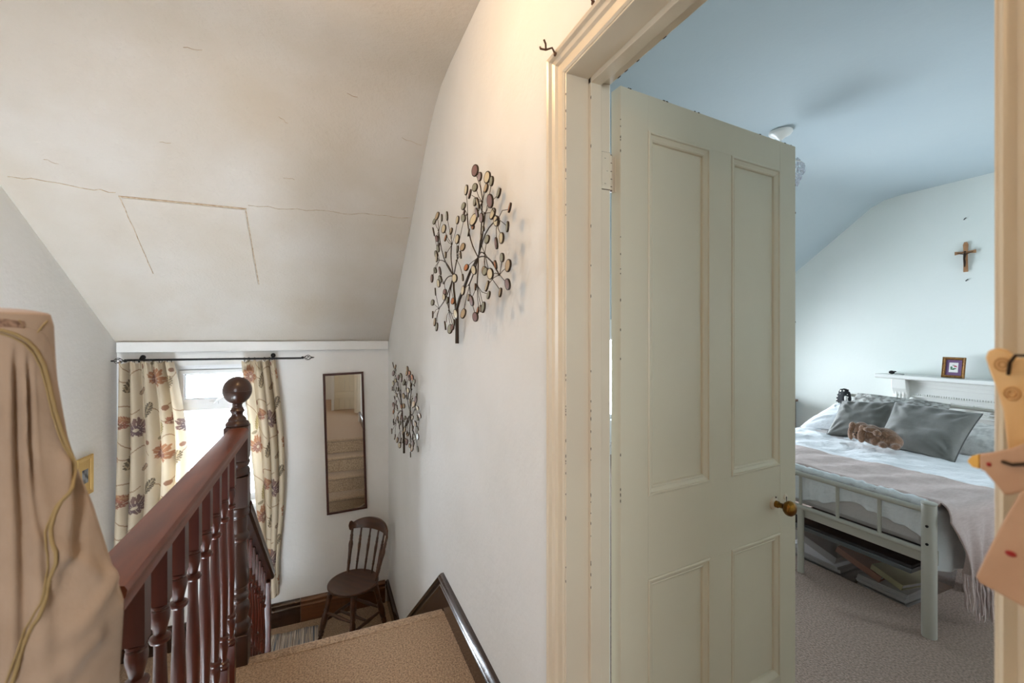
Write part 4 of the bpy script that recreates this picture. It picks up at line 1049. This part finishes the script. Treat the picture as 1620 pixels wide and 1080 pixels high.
blob('ear', [((3.548, 1.968, zb+.060), (.014, .020, .050), 0), ((3.562, 1.962, zb+.110), (.018, .026, .034), 0)], .004)
blob('ear', [((3.536, 1.893, zb+.055), (.014, .026, .048), .2), ((3.548, 1.882, zb+.108), (.016, .032, .032), .2)], .004)
blob('arm', [((3.548, 1.840, zb+.110), (.022, .045, .020), .3), ((3.545, 1.800, zb+.095), (.022, .026, .024), 0)], .004)
b = MB(); b.sphere((3.530, 1.942, zb+.072), .0045, 10, 8); b.sphere((3.530, 1.920, zb+.073), .0045, 10, 8); b.build('eye', M['dark'], toy)
b = MB(); b.sphere((3.527, 1.931, zb+.057), (.004, .007, .005), 10, 8); b.build('nose', M['dark'], toy)
# seams
b = MB(); b.tube([(3.548, 1.79+.03*math.cos(a), zb+.07+.022*math.sin(a)) for a in [k*.5 for k in range(9)]], .0012, 5); b.build('seam', M['chip'], toy)

# polka-dot bag on the headboard post
M['polka'] = bpy.data.materials.new('black_polka_dots'); M['polka'].use_nodes = True
nt = M['polka'].node_tree; pb = nt.nodes['Principled BSDF']; tc = nt.nodes.new('ShaderNodeTexCoord'); vo = nt.nodes.new('ShaderNodeTexVoronoi'); vo.inputs['Scale'].default_value = 34; vo.inputs['Randomness'].default_value = .25
lt_ = nt.nodes.new('ShaderNodeMath'); lt_.operation = 'LESS_THAN'; lt_.inputs[1].default_value = .28; mx_ = nt.nodes.new('ShaderNodeMix'); mx_.data_type = 'RGBA'
mx_.inputs[6].default_value = (*srgb((.09, .09, .10)), 1); mx_.inputs[7].default_value = (*srgb((.92, .91, .88)), 1)
nt.links.new(tc.outputs['Object'], vo.inputs['Vector']); nt.links.new(vo.outputs['Distance'], lt_.inputs[0]); nt.links.new(lt_.outputs[0], mx_.inputs[0]); nt.links.new(mx_.outputs[2], pb.inputs['Base Color']); pb.inputs['Roughness'].default_value = .85
pd = thing('polka_dot_bag', (4.58, 2.61, .70), 'small black cloth bag with white polka dots hung on the headboard post', 'bag')
b = MB(); b.grid(lambda u, v: (4.58+(.050*math.sin(math.pi*min(1, .12+v*.95))**.6+.012*math.sin(u*25)*v)*math.cos(2*math.pi*u)*.8, 2.615+(.062*math.sin(math.pi*min(1, .12+v*.95))**.6+.008*math.sin(u*19)*v)*math.sin(2*math.pi*u)-.02*(1-v), .835-.255*v), 40, 26, wrap=True)
b.lathe([(.826, .028), (.838, .02), (.842, .005)], (4.58, 2.595, 0)); b.build('bag_body', M['polka'], pd, smooth=70)
b = MB(); b.tube([(4.555, 2.57, .70), (4.545, 2.56, .73), (4.55, 2.565, .765), (4.565, 2.58, .78)], [.010, .014, .013, .008], 10); b.build('lining_fold', M['palegrey'], pd)

# ------------------------------------------------------------------ storage box under the bed
sb = thing('storage_box', (2.86, 1.50, 0), 'clear plastic storage box with grey rim full of folders under the bed', 'storage box')
b0, b1, c0, c1, bh = 2.645, 3.12, 1.20, 1.86, .205
b = MB()
sl = .02
outer = [(b0+sl, c0+sl), (b1-sl, c0+sl), (b1-sl, c1-sl), (b0+sl, c1-sl)]; top = [(b0, c0), (b1, c0), (b1, c1), (b0, c1)]
b.add([(x, y, .004) for x, y in outer]+[(x, y, bh) for x, y in top], [(0, 1, 2, 3), (0, 4, 5, 1), (1, 5, 6, 2), (2, 6, 7, 3), (3, 7, 4, 0)])
b.build('tub', M['clear'], sb, smooth=0, recalc=True)
M['rim'] = mat('grey_plastic_rim', (.42, .44, .45), .4); M['lidp'] = mat('dark_plastic_lid', (.17, .15, .15), .5)
b = MB(); b.sweep([(b0, c0, bh), (b0, c1, bh), (b1, c1, bh), (b1, c0, bh)], (0, 0, 1), [(-.008, -.022), (-.008, .006), (.006, .006), (.006, .0), (-.002, -.022)], closed=True)
b.build('rim', M['rim'], sb, smooth=0, bevel=.002)
b = MB(); b.box((b0-.004, c0-.004, bh+.008), (b1+.004, c1+.004, bh+.022)); b.build('lid', M['lidp'], sb, smooth=0, bevel=.004)
def file_box(label, loc, size, rot, m, spine=None, pages=True, group=None):
    """a ring binder: two boards, spine and a block of paper"""
    t = thing('ring_binder', loc, label, 'folder', group=group); t.rotation_euler = rot
    w, d, h = size
    b = MB(); b.box((-w/2, -d/2, 0), (w/2, d/2, .003)); b.box((-w/2, -d/2, h-.003), (w/2, d/2, h)); b.box((-w/2, -d/2, 0), (-w/2+.003, d/2, h)); b.build('cover', m, t, smooth=0, local=True)
    b = MB(); b.box((-w/2+.005, -d/2+.006, .004), (w/2-.010, d/2-.006, h-.008)); b.build('paper_block', M['paper'], t, smooth=0, local=True)
    return t
M['f_white'] = mat('white_board', (.85, .84, .83), .6); M['f_dark'] = mat('dark_green_board', (.20, .24, .23), .5); M['f_pink'] = mat('salmon_card', (.74, .52, .43), .7); M['f_yel'] = mat('pale_yellow_card', (.80, .77, .58), .7)
file_box('white ring binder leaning at the far end of the storage box', (2.80, 1.70, .085), (.26, .28, .04), (R(16), R(3), 0), M['f_white'])
file_box('salmon folder leaning across the middle of the storage box', (2.82, 1.47, .088), (.28, .22, .035), (R(20), R(0), R(4)), M['f_pink'])
file_box('pale yellow folder slumped at the near end of the storage box', (2.80, 1.31, .082), (.25, .15, .03), (R(14), R(3), R(-6)), M['f_yel'])
file_box('dark green binder at the bottom corner beside the salmon folder', (2.97, 1.62, .06), (.24, .20, .03), (R(8), 0, 0), M['f_dark'])
random.seed(8)
def stack(label, x, y, w, d, n, z0, group):
    t = thing('paper_stack', (x, y, z0), label, 'papers', group=None)
    for i in range(n):
        b = MB(); a = random.uniform(-.05, .05); b.box((-w/2, -d/2, 0), (w/2, d/2, .0065), Matrix.Rotation(a, 4, 'Z')); b.v = [(px+random.uniform(-.0, .0)+dx, py, pz+i*.0075) for dx in (random.uniform(-.008, .008),) for px, py, pz in b.v]
        b.build('sheet_bundle', M['paper'] if i % 3 else M['f_white'], t, smooth=0, local=True)
stack('flat stack of white papers at the near end of the box', 2.80, 1.345, .25, .22, 6, .008, 0)
stack('flat stack of white papers at the far end of the box', 2.80, 1.68, .25, .28, 5, .008, 0)
wb = thing('plastic_bag', (2.98, 1.13, 0), 'crumpled white plastic bag on the carpet beside the storage box', 'bag')
b = MB(); b.grid(lambda u, v: (3.17+(.060+.010*nz(math.cos(6.28*u)*2, math.sin(6.28*u)*2, v*4, 2))*math.cos(6.28318*u)*math.sin(math.pi*(.02+.96*v)), 1.14+(.05+.010*nz(math.cos(6.28*u)*2+5, math.sin(6.28*u)*2, v*4, 2))*math.sin(6.28318*u)*math.sin(math.pi*(.02+.96*v)), .045-.043*math.cos(math.pi*v)+.006*nz(u*9, v*7, 1, 1)), 36, 22, wrap=True)
b.build('bag_body', M['white'], wb, smooth=30)

# ------------------------------------------------------------------ fireplace surround
fp = thing('fireplace', (4.95, 1.75, 0), 'white painted cast fireplace surround with mantel shelf behind the headboard', 'fireplace')
FY0, FY1 = 1.02, 2.48; mid = (FY0+FY1)/2
b = MB(); b.prism([(4.835, .955), (4.835, .985), (5.045, .985), (5.045, .945), (4.87, .945), (4.845, .95)], 'y', FY0, FY1)
b.v = [(x, y, z) for x, y, z in b.v]
b.build('mantel_shelf', M['white'], fp, smooth=0, bevel=.004)
# prism on 'y' takes (x,z) pairs
b = MB(); b.box((4.955, FY0+.09, .62), (5.045, FY1-.09, .945)); b.build('frieze', M['white'], fp, smooth=0, bevel=.003)
b = MB()
for z, h, x in ((.925, .018, .940), (.900, .010, .946), (.872, .008, .949), (.790, .010, .946), (.765, .006, .95)):
    b.box((4+x, FY0+.24, z), (4.957, FY1-.24, z+h))
b.build('frieze_moulding', M['white'], fp, smooth=0, bevel=.002)
dn = None
for i in range(58):
    y = FY0+.26+i*.0163
    if dn is None:
        dn = MB().box((4.944, y, .804), (4.957, y+.009, .818)).build('dentil', M['white'], fp, smooth=0)
    else:
        c = dn.copy(); COL.objects.link(c); c.parent = fp; c.location = (0, i*.0163, 0)
for yc in (FY1-.165, FY0+.165):
    b = MB(); b.box((4.925, yc-.085, .0), (5.045, yc+.085, .70)); b.build('pilaster', M['white'], fp, smooth=0, bevel=.004)
    b = MB(); b.prism([(4.955, .945), (4.955, .70), (4.925, .70), (4.905, .74), (4.925, .80), (4.895, .86), (4.885, .945)], 'y', yc-.055, yc+.055); b.build('corbel', M['white'], fp, smooth=0, bevel=.004)
    for k in (-1, 0, 1):
        b = MB(); b.tube([(4.902, yc+k*.028, .93), (4.905, yc+k*.028, .87), (4.922, yc+k*.028, .81), (4.912, yc+k*.028, .76)], .007, 8); b.build('flute', M['white'], fp)
    b = MB(); b.sphere((4.925, yc-.09*(1 if yc > mid else -1), .745), (.02, .030, .045), 12, 8); b.build('boss', M['white'], fp)
# swags and scrolls in the arch
for k in range(7):
    yc = FY0+.30+k*.143
    b = MB(); b.tube([(4.948, yc-.066+.132*t/10, .765-.052*math.sin(math.pi*t/10)) for t in range(11)], [.004+.006*math.sin(math.pi*t/10) for t in range(11)], 8); b.sphere((4.946, yc-.068, .742), (.008, .012, .012), 10, 8)
    b.build('swag', M['white'], fp)
for r_ in (.42, .46, .50):
    b = MB(); b.tube([(4.945, mid+r_*math.cos(a), .28+r_*.92*math.sin(a)) for a in [math.pi*k/28 for k in range(29)]], .0085, 8); b.build('arch_moulding', M['white'], fp)
for k in range(5):
    a = R(32+29*k); y, z = mid+.46*math.cos(a), .28+.42*math.sin(a)
    b = MB(); b.tube([(4.94, y+.03*math.cos(t*.6)*(1-t*.06), z+.03*math.sin(t*.6)*(1-t*.06)) for t in range(14)], .005, 6); b.build('scroll', M['white'], fp)
b = MB(); b.box((4.975, mid-.40, .02), (5.04, mid+.40, .60)); b.build('fire_panel', M['white'], fp, smooth=0)

# framed print leaning on the mantel
fr = thing('framed_print', (4.925, 1.945, .9865), 'gilt frame with purple mount and red flower print leaning on the mantel', 'picture')
fr.rotation_euler = (0, R(9), R(-3))
w, h = .076, .176
b = MB(); b.sweep([(0, -w, 0), (0, -w, h), (0, w, h), (0, w, 0)], (-1, 0, 0), [(0, 0), (0, .012), (.004, .016), (.012, .013), (.019, .014), (.023, .006), (.023, 0)], closed=True); b.build('frame', M['gilt'], fr, smooth=0, local=True)
b = MB(); b.box((-.004, -w+.018, .018), (.002, w-.018, h-.018)); b.build('mount', M['purple'], fr, smooth=0, local=True)
b = MB(); b.box((-.0052, -.030, .048), (-.004, .030, .130)); b.build('print', M['paper'], fr, smooth=0, local=True)
M['pgreen'] = mat('print_green', (.30, .48, .36), .8); M['pred'] = mat('print_red', (.72, .28, .33), .8)
b = MB()
for y, z, ry_, rz_, mi in ((.006, .074, .016, .006, 0), (-.008, .080, .012, .005, 0), (.014, .088, .008, .010, 0), (-.010, .100, .010, .006, 1), (-.018, .096, .005, .004, 1), (.002, .108, .009, .003, 0)):
    b.sphere((-.0054, y, z), (.0006, ry_, rz_), 12, 6, mi=mi)
b.build('printed_flower', [M['pgreen'], M['pred']], fr, local=True)
# small dark ornament
od = thing('ornament', (4.90, 2.37, .9865), 'small dark ornament with a silver handle on the far end of the mantel', 'ornament')
b = MB(); b.sphere((4.90, 2.37, 1.003), (.014, .024, .0165), 16, 10); b.sphere((4.898, 2.345, 1.012), (.008, .012, .006), 10, 8); b.build('ornament_body', M['dark'], od)
b = MB(); b.tube([(4.90, 2.35, .9905), (4.895, 2.32, .992), (4.89, 2.27, .990)], [.003, .004, .006], 8); b.build('handle', mat('dull_silver', (.7, .7, .7), .35, .8), od)

# ------------------------------------------------------------------ crucifix and nails
cx = thing('crucifix', (5.05, 1.909, 2.0), 'small pale wooden crucifix with dark figure high on the bedroom wall', 'crucifix')
def flare(pts, d0, d1, axis='x'): return MB().prism(pts, 'x', 5.048-d1, 5.048-d0)
b = MB(); yc = 1.909
b.prism([(yc-.014, 1.889), (yc+.014, 1.889), (yc+.012, 2.05), (yc+.016, 2.12), (yc+.008, 2.143), (yc-.008, 2.143), (yc-.016, 2.12), (yc-.012, 2.05)], 'x', 5.037, 5.0485)
b.build('upright', M['crosswood'], cx, smooth=0, bevel=.001)
b = MB(); b.prism([(yc-.068, 2.040), (yc-.068, 2.070), (yc-.02, 2.063), (yc+.02, 2.063), (yc+.068, 2.070), (yc+.068, 2.040), (yc+.02, 2.047), (yc-.02, 2.047)], 'x', 5.034, 5.0368); b.build('cross_arm', M['crosswood'], cx, smooth=0)
b = MB(); xf = 5.026
b.tube([(xf, yc, 2.048), (xf, yc, 2.03), (xf-.002, yc+.002, 2.00), (xf-.003, yc-.001, 1.97), (xf, yc, 1.93)], [.005, .009, .007, .008, .004], 10); b.sphere((xf-.002, yc-.002, 2.058), .0075, 12, 8)
for s in (-1, 1): b.tube([(xf, yc+s*.006, 2.038), (xf+.002, yc+s*.03, 2.046), (xf+.005, yc+s*.052, 2.056)], [.0035, .0028, .0022], 8)
b.build('figure', M['bronze'], cx)
for y, z, l in ((1.915, 2.344, 'small dark nail mark high above the crucifix'), (1.903, 1.819, 'small dark picture pin just below the crucifix')):
    o = MB().tube([(5.049, y+.008, z-.006), (5.043, y, z), (5.040, y-.010, z+.006)], .0035, 8).build('picture_pin', M['black']); tag(o, l, 'pin')

# ------------------------------------------------------------------ bedroom ceiling rose and crystal light
cl = thing('ceiling_light', (2.752, 1.941, 2.67), 'crystal-drop ceiling light with white rose, half hidden by the open door', 'ceiling light')
LX, LY = 2.752, 1.941
b = MB(); b.lathe([(2.678, .068), (2.668, .070), (2.655, .060), (2.645, .035), (2.632, .022), (2.622, .010)], (LX, LY, 0), seg=28); b.build('ceiling_rose', M['white'], cl, smooth=50)
b = MB(); b.tube([(LX, LY, 2.63), (LX, LY, 2.50)], .004, 8); b.build('cord', M['white'], cl)
b = MB()
for r_, z in ((.07, 2.49), (.125, 2.44), (.095, 2.38)):
    b.tube([(LX+r_*math.cos(2*math.pi*k/24), LY+r_*math.sin(2*math.pi*k/24), z) for k in range(24)], .0022, 6, closed=True)
for k in range(8):
    a = 2*math.pi*k/8; b.tube([(LX, LY, 2.50), (LX+.07*math.cos(a), LY+.07*math.sin(a), 2.49), (LX+.125*math.cos(a), LY+.125*math.sin(a), 2.44)], .0015, 5)
b.build('wire_frame', M['metal_grey'], cl)
cm = None
for r_, z, n in ((.125, 2.425, 26), (.125, 2.395, 26), (.11, 2.36, 22), (.095, 2.33, 18), (.06, 2.31, 12), (.10, 2.46, 18)):
    for k in range(n):
        a = 2*math.pi*(k+.5*(n % 4))/n
        if cm is None:
            bb = MB(); bb.lathe([(-.019, .001), (-.006, .009), (.006, .009), (.014, .001)], (0, 0, 0), (0, 0, 1), 6); o = bb.build('crystal_drop', M['crystal'], cl, smooth=0, local=True); cm = o.data
        else:
            o = bpy.data.objects.new('crystal_drop', cm); COL.objects.link(o); o.parent = cl
        o.location = (r_*math.cos(a), r_*math.sin(a), z-2.67+random.uniform(-.004, .004))

# bedside cabinet just past the door edge
bc = thing('bedside_cabinet', (4.72, 3.32, 0), 'dark wooden bedside cabinet on the far side of the bed', 'cabinet')
b = MB(); b.box((4.50, 3.31, .06), (4.95, 3.69, .60)); b.build('carcass', M['chair'], bc, smooth=0, bevel=.004)
b = MB(); b.box((4.48, 3.29, .60), (4.96, 3.71, .625)); b.build('top', M['chair'], bc, smooth=0, bevel=.005)
for z in (.10, .35):
    b = MB(); b.box((4.485, 3.33, z), (4.498, 3.67, z+.22)); o = b.build('drawer', M['chair'], bc, smooth=0, bevel=.003)
    b = MB(); b.sphere((4.475, 3.50, z+.11), .012); b.build('drawer_knob', M['brass'], o)
for x in (4.52, 4.93):
    for y in (3.33, 3.67): b = MB(); b.box((x-.02, y-.02, 0), (x+.02, y+.02, .062)); b.build('leg', M['chair'], bc, smooth=0)

# ------------------------------------------------------------------ curtain hooks over the doorway
def hook(label, y, z):
    t = thing('curtain_hook', (XW-.03, y, z), label, 'hook')
    b = MB(); x = XW-.031
    b.lathe([(0, .005), (.003, .005), (.004, .003)], (x+.001, y-.004, z-.014), (-1, 0, 0), 10)
    b.tube([(x, y-.004, z-.014), (x-.010, y-.006, z-.002), (x-.022, y+.004, z-.004), (x-.032, y+.014, z+.002), (x-.030, y+.020, z+.010)], .0024, 8)
    b.tube([(x-.022, y+.004, z-.004), (x-.026, y-.002, z+.006), (x-.032, y-.004, z+.014)], .0024, 8)
    b.build('hook_body', M['rust'], t)
hook('small metal double hook at the outer corner of the door casing', .966, 2.062)
hook('small bent metal hook on top of the casing, nearer the camera', .80, 2.075)

# ------------------------------------------------------------------ wooden animals hanging on the near casing
M['ringwood'] = mat('scorched_ring', (.80, .61, .38), .6)
def cut(name, pts, x, thk, m, root, bev=.0015):
    return MB().prism([(y, z) for y, z in pts], 'x', x-thk/2, x+thk/2).build(name, m, root, smooth=0, bevel=bev)
ct = thing('wooden_ornament', (.515, .165, 1.30), 'pale wooden ornament with pointed ear and ringed eyes on the near door casing', 'ornament')
cut('plaque', [(.1815, 1.331), (.180, 1.337), (.175, 1.3395), (.170, 1.338), (.164, 1.331), (.156, 1.333), (.148, 1.338), (.140, 1.332), (.140, 1.257), (.168, 1.252), (.171, 1.288), (.1755, 1.308), (.179, 1.320)], .515, .008, M['pinewood'], ct)
for y, z in ((.171, 1.326), (.1655, 1.303)):
    for r_ in (.0022, .0046):
        b = MB(); b.tube([(.5105, y+r_*math.cos(2*math.pi*k/20), z+r_*1.1*math.sin(2*math.pi*k/20)) for k in range(20)], .0006, 6, closed=True); b.build('eye_ring', M['ringwood'], ct)
b = MB(); b.tube([(.509, .167, 1.318), (.507, .1655, 1.328), (.506, .162, 1.334), (.507, .157, 1.334), (.509, .150, 1.328)], .0012, 6); b.build('wire_loop', M['bronze'], ct)
b1 = thing('wooden_ornament', (.50, .168, 1.24), 'brown wooden bird with yellow beak tip and red eye on the near casing', 'ornament')
cut('bird_body', [(.1795, 1.2523), (.173, 1.255), (.162, 1.261), (.149, 1.271), (.135, 1.280), (.135, 1.236), (.149, 1.2335), (.161, 1.225), (.165, 1.223), (.170, 1.230), (.177, 1.239), (.1795, 1.2398)], .50, .008, M['birdwood'], b1)
cut('beak', [(.1805, 1.2518), (.1845, 1.2495), (.1872, 1.2445), (.184, 1.2405), (.1797, 1.240), (.1797, 1.2522)], .50, .0072, M['beakwood'], b1)
b = MB(); b.sphere((.4958, .1738, 1.2455), (.0006, .0016, .0018), 12, 8); b.build('eye', M['redpaint'], b1)
b = MB(); b.tube([(.4945, .166, 1.250), (.4945, .160, 1.249), (.4945, .152, 1.252)], .0014, 6); b.build('wing_mark', M['bronze'], b1)
b2 = thing('wooden_ornament', (.485, .155, 1.19), 'lower and larger brown wooden bird with a red spot on the near casing', 'ornament')
cut('bird_body', [(.1765, 1.156), (.168, 1.185), (.161, 1.207), (.152, 1.232), (.141, 1.242), (.125, 1.245), (.125, 1.148), (.141, 1.146), (.152, 1.147), (.164, 1.150), (.174, 1.1525)], .485, .008, M['birdwood'], b2)
b = MB(); b.sphere((.4808, .1565, 1.184), (.0006, .0032, .0022), 12, 8); b.build('red_spot', M['redpaint'], b2)
b = MB(); b.tube([(.5085, .150, 1.36), (.5085, .150, 1.255), (.498, .150, 1.25), (.496, .149, 1.245)], .0007, 5)
b.tube([(.497, .147, 1.24), (.489, .146, 1.235), (.487, .146, 1.225)], .0007, 5)
tag(b.build('hanging_string', M['piping']), 'thin string joining the wooden animals on the near casing', 'string')
# landing ceiling lamp (its bulb lights the landing from just above the view)
lp = thing('pendant_lamp', (-.12, 1.12, 2.64), 'small white pendant lamp holder on the landing ceiling above the view', 'lamp')
b = MB(); b.lathe([(2.645, .045), (2.63, .045), (2.615, .02)], (-.12, 1.12, 0)); b.build('rose', M['white'], lp)
b = MB(); b.tube([(-.12, 1.12, 2.62), (-.12, 1.12, 2.50)], .003, 8); b.build('cord', M['white'], lp)
b = MB(); b.lathe([(2.51, .012), (2.50, .018), (2.462, .018)], (-.12, 1.12, 0)); b.build('bulb_holder', M['white'], lp)
